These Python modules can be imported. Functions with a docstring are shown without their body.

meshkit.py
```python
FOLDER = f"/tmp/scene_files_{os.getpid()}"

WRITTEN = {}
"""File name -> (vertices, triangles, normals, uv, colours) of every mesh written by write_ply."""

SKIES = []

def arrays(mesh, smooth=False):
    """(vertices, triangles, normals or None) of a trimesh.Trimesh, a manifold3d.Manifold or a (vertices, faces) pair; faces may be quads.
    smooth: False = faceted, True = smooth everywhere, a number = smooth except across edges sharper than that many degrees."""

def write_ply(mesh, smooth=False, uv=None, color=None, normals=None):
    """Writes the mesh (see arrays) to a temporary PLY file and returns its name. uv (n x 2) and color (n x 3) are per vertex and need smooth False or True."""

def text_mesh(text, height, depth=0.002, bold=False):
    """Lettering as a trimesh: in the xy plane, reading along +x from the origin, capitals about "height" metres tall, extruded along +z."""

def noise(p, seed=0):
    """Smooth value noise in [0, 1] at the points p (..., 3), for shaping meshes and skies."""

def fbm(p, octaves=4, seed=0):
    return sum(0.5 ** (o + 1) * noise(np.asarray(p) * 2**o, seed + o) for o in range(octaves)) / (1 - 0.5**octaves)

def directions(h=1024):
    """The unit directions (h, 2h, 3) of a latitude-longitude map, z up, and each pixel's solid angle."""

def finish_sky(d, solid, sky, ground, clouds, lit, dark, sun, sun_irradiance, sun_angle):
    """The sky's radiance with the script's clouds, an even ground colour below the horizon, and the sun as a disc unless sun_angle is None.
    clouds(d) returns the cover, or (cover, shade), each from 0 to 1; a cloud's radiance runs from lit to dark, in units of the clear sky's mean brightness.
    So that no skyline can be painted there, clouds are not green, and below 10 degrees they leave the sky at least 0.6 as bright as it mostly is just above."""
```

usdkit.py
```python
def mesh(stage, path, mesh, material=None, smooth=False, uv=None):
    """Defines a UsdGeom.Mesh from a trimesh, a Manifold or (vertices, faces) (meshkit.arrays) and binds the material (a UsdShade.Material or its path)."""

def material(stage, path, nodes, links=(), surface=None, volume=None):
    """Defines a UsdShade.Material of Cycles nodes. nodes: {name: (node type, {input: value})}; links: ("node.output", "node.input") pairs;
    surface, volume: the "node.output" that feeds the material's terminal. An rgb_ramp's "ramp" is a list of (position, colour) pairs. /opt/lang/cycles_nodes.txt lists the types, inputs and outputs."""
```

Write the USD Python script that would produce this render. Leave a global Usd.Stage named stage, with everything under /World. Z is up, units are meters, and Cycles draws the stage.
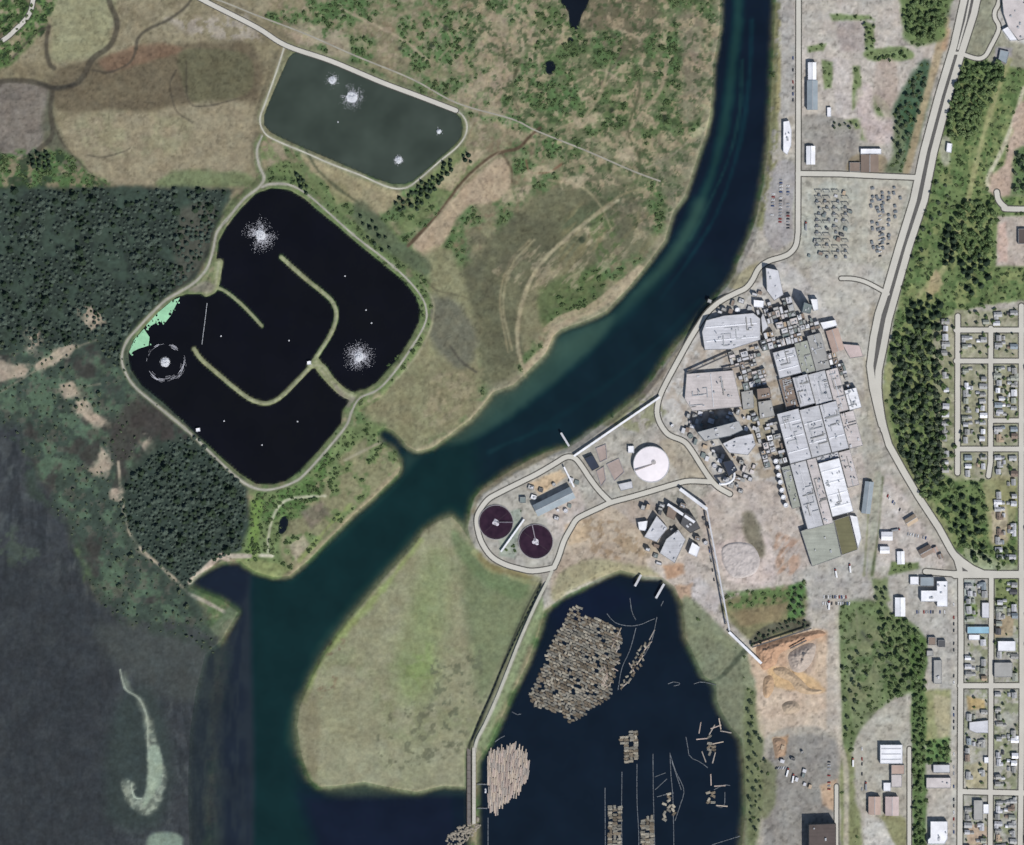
import math, random
import numpy as np, trimesh, shapely, usdkit, meshkit
from shapely.geometry import Polygon, LineString, Point, box as sbox
from shapely import affinity
from scipy import ndimage as ndi
from pxr import Usd, UsdGeom, UsdLux, UsdShade, Gf, Sdf, Vt

stage = Usd.Stage.CreateInMemory()
UsdGeom.SetStageUpAxis(stage, UsdGeom.Tokens.z)
UsdGeom.SetStageMetersPerUnit(stage, 1.0)
UsdGeom.Xform.Define(stage, '/World')
UsdGeom.Scope.Define(stage, '/World/Looks')
S = 1.5                                   # metres on the ground per unit of the survey grid used below
LAND = 4.0                                # level of the built-up land, metres above the water
CX, CY = 512.0, 422.5

# ---------------------------------------------------------------- camera
cam = UsdGeom.Camera.Define(stage, '/World/camera')
HEIGHT = 7000.0
cam.AddTranslateOp().Set((0, 0, HEIGHT + LAND))
cam.CreateHorizontalApertureAttr(36.0)
cam.CreateVerticalApertureAttr(36.0 * 845 / 1024)
cam.CreateFocalLengthAttr(36.0 * HEIGHT / (1024 * S))
cam.CreateClippingRangeAttr((10.0, 60000.0))
cam.CreateFocusDistanceAttr(6000.0); cam.CreateFStopAttr(0.0145)      # the whole ground lies a little beyond focus, as soft as the photograph
EXPOSURE = 0.0
cam.CreateExposureAttr(EXPOSURE)

# ---------------------------------------------------------------- sky and sun
SUN = np.array([0.46, -0.72, 0.0]); SUN[:2] /= np.linalg.norm(SUN[:2])
ELEV = math.radians(52)
sun_dir = np.array([SUN[0] * math.cos(ELEV), SUN[1] * math.cos(ELEV), math.sin(ELEV)])
usdkit.material(stage, '/World/Looks/sky', {
    's': ('sky_texture', {'sky_type': 'single_scattering', 'sun_disc': False, 'sun_elevation': ELEV, 'sun_rotation': math.atan2(sun_dir[0], sun_dir[1])}),
    'b': ('background_shader', {'strength': 0.09})}, [('s.color', 'b.color')], surface='b.background')
dome = UsdLux.DomeLight.Define(stage, '/World/sky')
UsdShade.MaterialBindingAPI.Apply(dome.GetPrim()).Bind(UsdShade.Material.Get(stage, '/World/Looks/sky'))
dome.GetPrim().SetCustomDataByKey('kind', 'structure')
sun = UsdLux.DistantLight.Define(stage, '/World/sun')
sun.CreateIntensityAttr(1.0); sun.CreateAngleAttr(0.5); sun.CreateColorAttr((1.0, 0.975, 0.94)); sun.CreateNormalizeAttr(True)
q = Gf.Rotation(Gf.Vec3d(0, 0, 1), Gf.Vec3d(*sun_dir)).GetQuat()
sun.AddOrientOp(UsdGeom.XformOp.PrecisionDouble).Set(q)

# ---------------------------------------------------------------- helpers
K = 1.14                                  # brightness of a white level surface under this sun
rng = np.random.default_rng(7)
random.seed(7)

def lin(c):
    c = np.asarray(c, float) / 255.0
    return np.where(c <= 0.04045, c / 12.92, ((c + 0.055) / 1.055) ** 2.4)

def alb(c):
    "reflectance of a surface that looks like this (sRGB, 0 to 255) in full sun"
    return np.clip(lin(c) / K, 0.004, 0.86)

def W(p):
    p = np.asarray(p, float)
    return np.stack([(p[..., 0] - CX) * S, (CY - p[..., 1]) * S], -1)

def P(t):
    "'x,y x,y' to points"
    return np.array([[float(v) for v in q.split(',')] for q in t.split()])

def curve(p, n=6, closed=False):
    "Catmull-Rom through the points"
    p = P(p) if isinstance(p, str) else np.asarray(p, float)
    q = np.vstack([p[-1:], p, p[:2]]) if closed else np.vstack([2 * p[0] - p[1], p, 2 * p[-1] - p[-2]])
    out = []
    for i in range(1, len(q) - 2):
        a, b, c, d = q[i - 1], q[i], q[i + 1], q[i + 2]
        for t in np.arange(n) / n:
            out.append(0.5 * (2 * b + (c - a) * t + (2 * a - 5 * b + 4 * c - d) * t * t + (3 * b - a - 3 * c + d) * t ** 3))
    if not closed:
        out.append(q[-2])
    return np.array(out)

def poly(p, smooth=False):
    p = P(p) if isinstance(p, str) else np.asarray(p, float)
    if smooth:
        p = curve(p, 5, True)
    return Polygon(p).buffer(0)

def line(p, w, smooth=True):
    p = P(p) if isinstance(p, str) else p
    return LineString(curve(p, 5) if smooth and len(p) > 2 else p).buffer(w / 2, quad_segs=4)

used = {}
def numbered(path):
    if path not in used:
        used[path] = 0
        return path
    used[path] += 1
    return f'{path}_{used[path]:03d}'

def tag(prim, label=None, cat=None, group=None, kind=None):
    for k, v in (('label', label), ('category', cat), ('group', group), ('kind', kind)):
        if v:
            prim.SetCustomDataByKey(k, v)
    return prim

def obj(name, m, mat, parent=None, smooth=False):
    base = '/World' if parent is None else str(parent.GetPath())
    return usdkit.mesh(stage, numbered(f'{base}/{name}'), m, mat, smooth=smooth).GetPrim()

def thing(name, label, cat, loc=(0, 0, 0), rotz=0.0, scale=(1, 1, 1), group=None, base='/World', cls=False):
    path = numbered(f'{base}/{name}')
    if cls:
        stage.CreateClassPrim(path)
    x = UsdGeom.Xform.Define(stage, path) if not cls else UsdGeom.Xform(stage.OverridePrim(path))
    if cls:
        p = stage.GetPrimAtPath(path); p.SetTypeName('Xform')
        return p
    x.AddTranslateOp().Set(tuple(float(v) for v in loc)); x.AddRotateZOp().Set(float(math.degrees(rotz))); x.AddScaleOp().Set(tuple(float(v) for v in scale))
    return tag(x.GetPrim(), label, cat, group)

def proto(name):
    "an abstract model whose copies are placed in the scene"
    return thing(name, None, None, base='/World/Looks', cls=True)

def place(pr, name, label, cat, loc, rotz=0.0, scale=(1, 1, 1), group=None):
    t = thing(name, label, cat, loc, rotz, scale, group)
    t.GetReferences().AddInternalReference(pr.GetPath()); t.SetInstanceable(True)
    return t

looks = {}
def mat(name, rgb, var=0.12, scale=0.25, rough=0.85, spec=0.25, fine=1.5, metal=0.0, rand=0.0, streak=None):
    "weathered surface: two sizes of tone variation on the base colour"
    if name in looks:
        return looks[name]
    a = alb(rgb)
    nodes = {'g': ('geometry', {}), 'n1': ('noise_texture', {'scale': scale, 'detail': 4.0, 'roughness': 0.6}), 'n2': ('noise_texture', {'scale': fine, 'detail': 2.0}),
             'r1': ('rgb_ramp', {'ramp': [(0.3, tuple(a * (1 - var))), (0.52, tuple(a)), (0.72, tuple(np.minimum(a * (1 + var), 0.9)))]}),
             'r2': ('rgb_ramp', {'ramp': [(0.3, (1 - var * .7,) * 3), (0.7, (1.0,) * 3)]}),
             'm': ('mix', {'mix_type': 'multiply', 'fac': 1.0}),
             'p': ('principled_bsdf', {'roughness': rough, 'specular_ior_level': spec, 'metallic': metal})}
    links = [('g.position', 'n1.vector'), ('g.position', 'n2.vector'), ('n1.fac', 'r1.fac'), ('n2.fac', 'r2.fac'), ('r1.color', 'm.color1'), ('r2.color', 'm.color2')]
    out = 'm.color'
    if streak is not None:                # sheeting laid in one direction (radians): slight tone steps across it
        nodes['map'] = ('mapping', {'rotation': (0, 0, -streak), 'scale': (0.015, 0.35, 0.0)})
        nodes['n3'] = ('noise_texture', {'scale': 1.0, 'detail': 2.0})
        nodes['r3'] = ('rgb_ramp', {'ramp': [(0.35, (0.86,) * 3), (0.62, (1.0,) * 3)]})
        nodes['m3'] = ('mix', {'mix_type': 'multiply', 'fac': 1.0})
        links += [('g.position', 'map.vector'), ('map.vector', 'n3.vector'), ('n3.fac', 'r3.fac'), (out, 'm3.color1'), ('r3.color', 'm3.color2')]
        out = 'm3.color'
    if rand:
        nodes['oi'] = ('object_info', {})
        nodes['r4'] = ('rgb_ramp', {'ramp': [(0.0, (1 - rand,) * 3), (1.0, (1.0 + rand * .3,) * 3)]})
        nodes['m4'] = ('mix', {'mix_type': 'multiply', 'fac': 1.0})
        links += [('oi.random', 'r4.fac'), (out, 'm4.color1'), ('r4.color', 'm4.color2')]
        out = 'm4.color'
    links.append((out, 'p.base_color'))
    looks[name] = usdkit.material(stage, '/World/Looks/' + name, nodes, links, surface='p.BSDF')
    return looks[name]

def leaf(name, rgb, rgb2):
    nodes = {'oi': ('object_info', {}), 'g': ('geometry', {}), 'n': ('noise_texture', {'scale': 0.35, 'detail': 2.0}),
             'r': ('rgb_ramp', {'ramp': [(0.0, tuple(rgb)), (1.0, tuple(rgb2))]}), 'r2': ('rgb_ramp', {'ramp': [(0.3, (0.6,) * 3), (0.7, (1.25,) * 3)]}),
             'm': ('mix', {'mix_type': 'multiply', 'fac': 1.0}), 'd': ('diffuse_bsdf', {}), 't': ('translucent_bsdf', {}), 'x': ('mix_closure', {'fac': 0.25})}
    return usdkit.material(stage, '/World/Looks/' + name, nodes, [('oi.random', 'r.fac'), ('g.position', 'n.vector'), ('n.fac', 'r2.fac'), ('r.color', 'm.color1'), ('r2.color', 'm.color2'),
        ('m.color', 'd.color'), ('m.color', 't.color'), ('d.BSDF', 'x.closure1'), ('t.BSDF', 'x.closure2')], surface='x.closure')

# ---------------------------------------------------------------- survey grid
STEP = 1.25
xs = np.arange(-50, 1074.01, STEP); ys = np.arange(-50, 895.01, STEP)
GX, GY = np.meshgrid(xs, ys)
NY, NX = GX.shape

def vnoise(scale, seed, octaves=4, stretch=(1, 1), ang=0.0):
    "smooth noise in 0..1 over the survey grid; scale in grid units"
    c, s = math.cos(ang), math.sin(ang)
    u, v = (GX * c + GY * s) / (scale * stretch[0]), (-GX * s + GY * c) / (scale * stretch[1])
    out, amp, tot = 0, 1.0, 0
    for o in range(octaves):
        r = np.random.default_rng(seed * 31 + o).random((256, 256))
        a, b = u * 2 ** o, v * 2 ** o
        i, j = np.floor(a).astype(int), np.floor(b).astype(int)
        f, g = a - i, b - j
        f, g = f * f * (3 - 2 * f), g * g * (3 - 2 * g)
        i0, i1, j0, j1 = i % 256, (i + 1) % 256, j % 256, (j + 1) % 256
        out = out + amp * ((r[j0, i0] * (1 - f) + r[j0, i1] * f) * (1 - g) + (r[j1, i0] * (1 - f) + r[j1, i1] * f) * g)
        tot += amp; amp *= 0.55
    return out / tot

def sstep(a, b, x):
    t = np.clip((x - a) / (b - a), 0, 1)
    return t * t * (3 - 2 * t)

def window(bounds, pad):
    x0, y0, x1, y1 = bounds
    i0, i1 = np.searchsorted(xs, x0 - pad), np.searchsorted(xs, x1 + pad)
    j0, j1 = np.searchsorted(ys, y0 - pad), np.searchsorted(ys, y1 + pad)
    return slice(max(j0 - 1, 0), min(j1 + 1, NY)), slice(max(i0 - 1, 0), min(i1 + 1, NX))

def sdf(g, pad=12.0):
    "signed distance (grid units, negative inside) in a window round the shape"
    w = window(g.bounds, pad)
    x, y = GX[w], GY[w]
    if x.size == 0:
        return w, np.zeros_like(x)
    shapely.prepare(g)
    m = shapely.contains_xy(g, x, y)
    if m.all():
        return w, np.full(x.shape, -50.0)
    d = (ndi.distance_transform_edt(~m) - ndi.distance_transform_edt(m)) * STEP
    near = np.abs(d) < 5
    e = shapely.distance(g.boundary, shapely.points(x[near], y[near]))
    d[near] = np.where(m[near], -e, e)
    return w, d

EDGE = vnoise(7, 91, 3) - 0.5
EDGE2 = vnoise(22, 92, 3) - 0.5
# ---------------------------------------------------------------- shorelines
river_g = poly("720,-400 720,0 720,25 717,45 713,66 712,90 710,115 706,134 700,150 692,174 685,196 673,212 665,240 646,266 629,287 606,311 594,317 582,322 570,326 560,330 553,336 546,353 528,371 513,385 493,392 483,405 470,420 462,425 447,437 432,448 417,451 407,446 400,437 392,430 383,427 377,432 378,441 386,446 392,449 399,460 400,468 398,474 374,497 354,514 331,537 309,560 289,576 274,577 256,572 246,566 240,561 222,562 207,569 193,578 189,587 200,592 221,600 238,612 222,640 205,655 196,690 190,730 188,780 190,900 190,1300 471,1300 471,846 471,832 471,800 471,752 464.5,748 464.5,787 442,786 417,792 397,789 364,782 336,786 318,787 309,778 301,753 297,726 300,706 306,692 313,676 324,656 338,635 352,616 366,600 382,580 400,560 414,545 424,530 438,521 451,516.5 460,525 467,536 471,542 468,528 470,513 473,500 480,491 490,485 502,476 515,468 530,460 545,453 569,447 580,441 590,433 606,421 622,409 640,395 648,385 656,374 662,364 668,354 680,341 691,329 700,319 709,307 718,296 728,286 736,272 738,262 750,238 757,215 762,190 766,165 769,145 771,110 772,80 774,40 776,0 776,-400")
logpond_g = poly("476.5,1300 476.5,846 476.5,826 477,800 477,762 482,755 487,748 492,740 500,722 512,695 527,664 538,635 545,611 562,597 582,588 602,577 620,570 632,573 645,577 662,577 675,587 683,605 686,638 698,663 704,676 716,683 717,700 722,712 731,727 742,739 745,771 746,809 743,836 741,860 741,1300")
lagoon_out = poly("256,193 271,188 289,189.5 304,198 319,211 339,227 356,242 381,262 404,281 416,296 421,311 419,322 411,338 397,360 376,383 366,389 356,391 350,400 343,410 341,424 326,442 311,459 299,472 286,481 271,485 256,484 240,474 226,462 201,439 186,424 163,403 141,385 130,369 128,354 133,340 146,325 161,309 176,297 186,294 199,294 212,294 217,276 216,262 218,242 226,227 240,209")
dike_lines = [("281,257 306,279 321,291 331,300 336,311 335,323 329,337 318,354 309,368 295,383 283,395 272,402 262,403 250,399 236,389 218,374 201,359 194,349", 4.2),
              ("212,286 225,291 240,303 252,315 262,326", 3.2), ("316,362 324,373 334,384 343,392 353,397", 8.6), ("219,262 217,275 214,288 206,293", 7.5), ("310,366 322,366 331,378", 5.0)]
dikes_g = shapely.union_all([line(p, w) for p, w in dike_lines])
lagoon_g = lagoon_out.difference(dikes_g)
pond_g = poly("288,58 293,53 301,50.5 314,54 360,73 410,94 454,111 461,118 463,127 462,136 456,144 440,158 423,173 413,181 405,184 392,184 376,179 339,163 306,149 281,138 270,132 264,125 264,115 268,104 277,83", False)
ditches = [poly("562,-20 592,-20 588,4 582,15 578,29 570,26 568,12 560,0", True), poly("545,62 552,60 556,67 551,75 546,72", True), poly("567,38 572,37 574,42 569,44", True), poly("278,532 280,519 287,516 288,526 283,534", True), line("541,584 534,600 526,616 512,646 501,670 491,694 480,718 471,741", 2.4)]

# ---------------------------------------------------------------- roads (centre lines)
mill_road = ["799,-60 798.6,0 798.4,120 798,232", "798,232 796,245 790,253 782,257 769,261 759,268 752.5,280 746,288 737,292.5 725,298.5 716,304.5 707,313 700,323 690,339 680,357 674,368 667,381 660,396 657,410 659,421 665,431 671,436 684,441.5 692,451 701.5,466 710,478.5 718,487 730,494",
             "713,482 690,481 675,484 650,491.5 631,497 611,502.5 599,508 587,513.5 577,519 571,528 564,541 559,556 555,565 552,568 533,571 519,568.6 504,564 491,556 481.5,542 477.5,528 477,518 480,510 488,499.5 499,493 519,483 537,474 555,463.5 565,457.5 572,457 577,460 583,468 591,480 600,491.5 611,502.5"]
cross_road = ["798,173.5 840,174 880,176 917,177.5"]
avenue_w = "984,-60 964,0 954,45 938.6,96 923.6,152 913.5,200 899,247 886.5,290 878.4,314 873.5,338 870,366 873,388 879,414 882,425"
avenue_e = "994,-60 977,0 974,14 961.5,53 948.7,96 934,152 924.5,200 909,247 896,293 888.5,320 883.5,347 878.5,371 878,392 882,420 884,430"
avenue_s = "878,385 880,410 884,428 889,445 904,472 919,497.5 939,528 951,550 959,562 963,574"
hook_road = "1004,-40 999.3,0 995,11 995,18 998.5,25 998,32 991,46 986,55 980,58.5 972,57.4 960,53"
spur = "841,278.4 852,278.6 863,281 874,286 888,294"
east_streets = [("925.5,571.5 942,573 962,574.3", 5.2), ("955,574.5 1100,574.5", 7), ("960.6,570 961,640 959.8,860", 5), ("991.3,574 991,700 990.2,860", 4.6), ("1021.6,570 1022,700 1021,790 1020,860", 5), ("960,685.8 1100,685.5", 5), ("960,791.5 1020,793 1100,793.5", 5),
                ("957.8,316 957.5,473", 4.8), ("990.8,328 990.6,462 988.5,476", 4.6), ("1021.4,306 1021.4,574", 5), ("956,330 1100,330", 4.8), ("956,361 1100,361", 4.6), ("990,420.6 1100,420.6", 4.2), ("957,449 1100,449", 4.6), ("996.8,192 998.5,200 1005,207 1013,209 1100,209.5", 5),
                ("909.3,748.5 909.3,860", 5.4), ("836.5,786 836.5,860", 5.2)]
north_road = "160,-24 203,0 256,27 286,45.5 331,61 381,82 417,95.5 456,110.5"
corner_road = "36,-40 33,0 28,16 15,30 0,42 -50,70"
thin_road = "190,-8 221,1 256,15 306,34 356,56 412,79 457,103 512,119 537,131 587,151 633,171 660,181"
causeway = "552,571 547,582 535,606 520,640 508,670 498,695 486,722 477,740 474.5,752"
lagoon_paths = [("262,136 257,150 259,165 264,178 258,188 244,199 229,217 217,232 213,250 207,268 195,282 181,291 166,300 152,313 138,328 127,341 122,355 124,369 135,387 160,408 190,433 215,457 240,480 258,489 274,489 292,483 305,474 330,446 346,426 352,411 360,398 380,388 402,362 424,326 426,308 419,293 404,276 382,257 356,237 330,214 308,195 290,185 271,184 262,187", 3.6),
                ("284,48 277,70 266,101 260,119 264,132 275,140 306,153 331,164 360,175 388,187 405,188 418,180 440,161 456,148 465,136 467,125 463,116 456,110", 3.0)]

# ---------------------------------------------------------------- ground relief
wr, dr = sdf(river_g, 400); wl, dl = sdf(logpond_g, 400)
D_river = np.full(GX.shape, 400.0); D_river[wr] = dr
D_log = np.full(GX.shape, 400.0); D_log[wl] = dl
D_sea = np.minimum(D_river, D_log)
east_g = poly("1200,-200 775,-200 776,0 774,40 772,90 769,145 762,190 757,215 738,262 736,272 718,296 700,319 680,341 662,364 640,395 606,421 569,447 530,460 502,476 480,491 470,512 467,528 475,548 500,566 540,578 543,611 562,600 620,573 675,590 686,605 700,625 735,650 748,700 752,760 755,1000 1200,1000")
we, de = sdf(east_g, 60)
D_east = np.full(GX.shape, 60.0); D_east[we] = de
Z = 1.3 + 0.5 * (vnoise(40, 3) - 0.5) + 0.35 * (vnoise(9, 4, 3) - 0.5)
flat_w = sstep(-5, 30, 0 * GX)            # (kept level)
darkflat_g = poly("-60,424 20,424 30,470 60,510 80,560 95,600 130,625 185,625 215,640 200,900 -60,900")
wd, dd = sdf(darkflat_g, 20)
m = sstep(14, -8, dd); Z[wd] = Z[wd] * (1 - m) + (0.35 + 0.25 * (vnoise(14, 8, 4)[wd] - 0.5)) * m
island_g = poly("449,517 540,575 550,572 475,745 468,786 330,788 296,740 298,715 320,660 352,616 414,545")
wi, di = sdf(island_g, 10); m = sstep(6, -10, di); Z[wi] = Z[wi] * (1 - m) + (0.6 + 0.3 * (vnoise(18, 9, 4)[wi] - 0.5)) * m
Z = np.where(D_east < 8, Z + (LAND - Z) * sstep(3.0, -2.5, D_east), Z)
def embank(g, level, slope=0.55, flat=1.5):
    w, d = sdf(g, 10)
    Z[w] = np.maximum(Z[w], level - np.maximum(d - flat, 0) * slope)
    lower = d < flat
    Z[w] = np.where(lower, level, Z[w])
for p, w_ in [(north_road, 6.5), (corner_road, 6.5), (causeway, 5.0)] + lagoon_paths:
    embank(line(p, w_), LAND)
embank(line(thin_road, 2.6), 2.6, flat=1.0)
w, d = sdf(lagoon_out, 12); Z[w] = np.maximum(Z[w], LAND - np.maximum(d - 6, 0) * 0.5)
w, d = sdf(pond_g, 10); Z[w] = np.maximum(Z[w], LAND - np.maximum(d - 5, 0) * 0.5)
LAGOON = 2.9
w, d = sdf(lagoon_g, 8); Z[w] = np.where(d < 1.6, np.minimum(Z[w], LAGOON + d * 0.75), Z[w])
w, d = sdf(pond_g, 8); Z[w] = np.where(d < 1.6, np.minimum(Z[w], LAGOON + d * 0.75), Z[w])
Z = np.minimum(Z, np.where(D_sea < 8, D_sea * 0.75 + 0.02, 99))
Z = np.maximum(Z, -6.0)
for g in ditches:
    w, d = sdf(g, 5); Z[w] = np.minimum(Z[w], d * 0.6 + 0.1)
# ---------------------------------------------------------------- ground cover: what grows or lies where (colours as in sun)
C = np.empty(GX.shape + (3,))
def fill(rgb): C[:] = rgb
def paint(g, rgb, soft=2.0, alpha=1.0, ragged=3.0, tex=None):
    "lays a cover on the ground inside a shape; ragged edge, optional patchiness tex = (noise, low, high)"
    if not hasattr(g, 'bounds'):
        g = poly(g, len(g.split()) > 4)
    if g.is_empty:
        return
    w, d = sdf(g, 10)
    d = d + ragged * 2 * (EDGE[w] * 0.6 + EDGE2[w] * 0.7)
    m = sstep(soft, -soft, d) * alpha
    if tex is not None:
        m = m * sstep(tex[1], tex[2], tex[0][w])
    C[w] += (np.asarray(rgb, float) - C[w]) * m[..., None]
def track(p, rgb, w, soft=1.2, alpha=1.0, ragged=0.8):
    paint(line(p, w), rgb, soft, alpha, ragged)

N1, N2, N3, N4 = vnoise(30, 11, 5), vnoise(12, 12, 5), vnoise(6, 13, 4), vnoise(70, 14, 4)
NS = vnoise(10, 15, 4, (3, 0.7), 0.0)     # stretched east-west
ND = vnoise(9, 16, 4, (3, 0.7), -0.9)     # stretched along the river
# --- west: marsh
fill((128, 124, 99))
TAN, GREEN, OLIVE, DGREEN = (149, 138, 114), (90, 110, 74), (110, 108, 86), (68, 92, 58)
marsh = sbox(-60, -60, 780, 900)
paint(marsh, GREEN, tex=(N1, 0.43, 0.57)); paint(marsh, TAN, tex=(N2, 0.52, 0.66), alpha=0.6); paint(marsh, (120, 104, 86), tex=(N3, 0.6, 0.75), alpha=0.55)
paint('545,-30 720,-30 712,110 690,170 660,215 640,190 560,150 520,110 500,70 530,20', (104, 110, 82), 10, 0.85, 6); paint('545,-30 720,-30 712,110 690,170 660,215 560,150 520,110', (150, 138, 114), 3, 0.75, 5, tex=(N3, 0.52, 0.62)); paint('545,-30 720,-30 700,150 650,210 560,150 520,110', (82, 104, 66), 3, 0.8, 5, tex=(N2, 0.5, 0.62)); paint('576,0 650,-10 660,40 620,60 590,40', (104, 96, 80), 6, 0.7, 5)
# flats top left
paint("-60,-60 260,-60 260,185 110,190 60,190 -60,190", (128, 120, 98), 6)
paint("-60,-60 260,-60 250,40 130,52 66,66 30,60 -60,60", (140, 132, 110), 5, tex=(N2, 0.3, 0.6))
paint("60,-30 112,-30 112,35 100,55 70,60 52,60 50,40", (142, 140, 112), 4)
paint("165,18 250,16 262,40 200,40", (160, 152, 142), 4, 0.8, tex=(N3, 0.4, 0.55))
paint("54,72 85,62 130,52 170,45 250,44 258,100 215,108 180,108 130,112 95,112 60,110 50,95", (106, 97, 80), 4, 0.95)
paint("100,60 130,48 170,44 180,52 130,66 110,72", (120, 96, 80), 3, 0.7)
paint("184,50 245,54 252,88 232,100 208,107 190,100 180,75", (99, 96, 76), 2.5, 1, 1.5)
paint("62,122 95,112 150,112 180,105 250,103 254,150 236,176 180,182 112,184 76,162", (143, 134, 112), 4)
paint("75,120 120,110 160,115 190,120 180,150 120,158 90,150", (140, 136, 110), 5, 0.7, tex=(N2, 0.4, 0.6))
paint("-60,84 40,84 48,110 42,145 20,155 -60,152", (124, 117, 109), 3); paint("-60,84 40,84 48,110 42,145 -60,152", (100, 94, 88), 2, 0.6, tex=(NS, 0.5, 0.66))
paint("50,90 54,120 62,140 80,165 66,168 46,150 42,120", (92, 94, 80), 4, 0.8)
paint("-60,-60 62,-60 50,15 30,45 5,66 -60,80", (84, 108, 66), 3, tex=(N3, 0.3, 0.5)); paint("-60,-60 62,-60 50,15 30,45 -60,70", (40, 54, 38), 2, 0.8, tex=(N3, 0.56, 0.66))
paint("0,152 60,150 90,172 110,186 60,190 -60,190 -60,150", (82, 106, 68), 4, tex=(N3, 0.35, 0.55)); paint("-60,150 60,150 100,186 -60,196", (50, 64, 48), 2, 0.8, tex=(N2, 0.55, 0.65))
paint("170,172 210,170 250,176 240,186 160,188", (104, 120, 84), 3, 0.7)
for p, w_ in [("109,-30 109,0 117,23 110,45 93,58 85,73 75,84 55,88 38,83 15,80 -10,83", 5.5), ("49,26 46,45 49,63 54,68", 4.5), ("50,27 40,30 25,44 10,60", 2.2), ("192,-20 191,0 171,18 148,29 138,38 136,48", 2.6), ("136,48 130,62 110,72 92,70", 1.8), ("52,90 50,110 52,135 38,150", 5), ("176,70 170,85 176,110 192,122", 1.2), ("88,155 102,157 122,152 130,148", 1.2), ("55,128 64,145 85,168 105,185", 1.5), ("186,62 188,100 205,106 240,98", 1.3)]:
    track(p, (72, 68, 60), w_, alpha=0.75)
track("75,84 55,88 38,83", (60, 58, 54), 3, alpha=0.7)
# marsh, middle and north
for p in ["512,62 552,66 575,76 577,105 548,112 520,102", "394,152 440,140 466,146 452,180 404,196 388,190", "455,95 500,92 536,118 540,132 505,128 470,112", "260,12 300,8 330,30 310,36 276,24", "340,35 372,40 372,62 348,60", "400,20 470,12 492,30 450,60 410,70", "536,141 557,139 560,160 534,158", "511,158 527,157 527,171 513,178", "440,235 456,222 451,249 437,247", "458,219 472,202 485,222 470,226", "590,30 625,30 618,65 592,70", "640,40 680,20 690,60 655,82", "672,95 700,85 705,112 690,120 674,112", "560,285 600,262 606,280 588,318 570,318", "640,190 655,180 664,205 650,215", "590,225 612,222 618,262 598,268", "440,36 462,28 470,50 452,54", "300,-20 360,-20 380,15 340,20 310,10"]:
    paint(p, (84, 110, 70), 2.5, 0.9, 4, tex=(N3, 0.3, 0.5))
paint("412,246 440,212 470,180 502,157 511,182 500,200 468,206 450,232 438,250 425,258", (170, 152, 130), 2.5, 0.95, 2)
paint("448,98 478,80 500,62 520,70 500,100 505,118 470,110", (164, 148, 128), 3, 0.8, tex=(N3, 0.35, 0.5))
paint("286,24 330,26 350,40 345,62 315,52 292,40", (162, 148, 130), 3, 0.8, tex=(N3, 0.35, 0.5))
paint("470,20 520,10 530,55 480,70", (158, 146, 124), 3, 0.6, tex=(N3, 0.42, 0.55)); paint("584,140 640,130 650,175 590,200", (156, 144, 122), 3, 0.7, tex=(N2, 0.45, 0.6))
paint("470,262 500,228 535,200 585,172 640,190 650,250 600,262 560,290 530,340 508,385 480,380 470,330 440,330 442,280", (106, 106, 84), 6, 0.95, 5)
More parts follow.
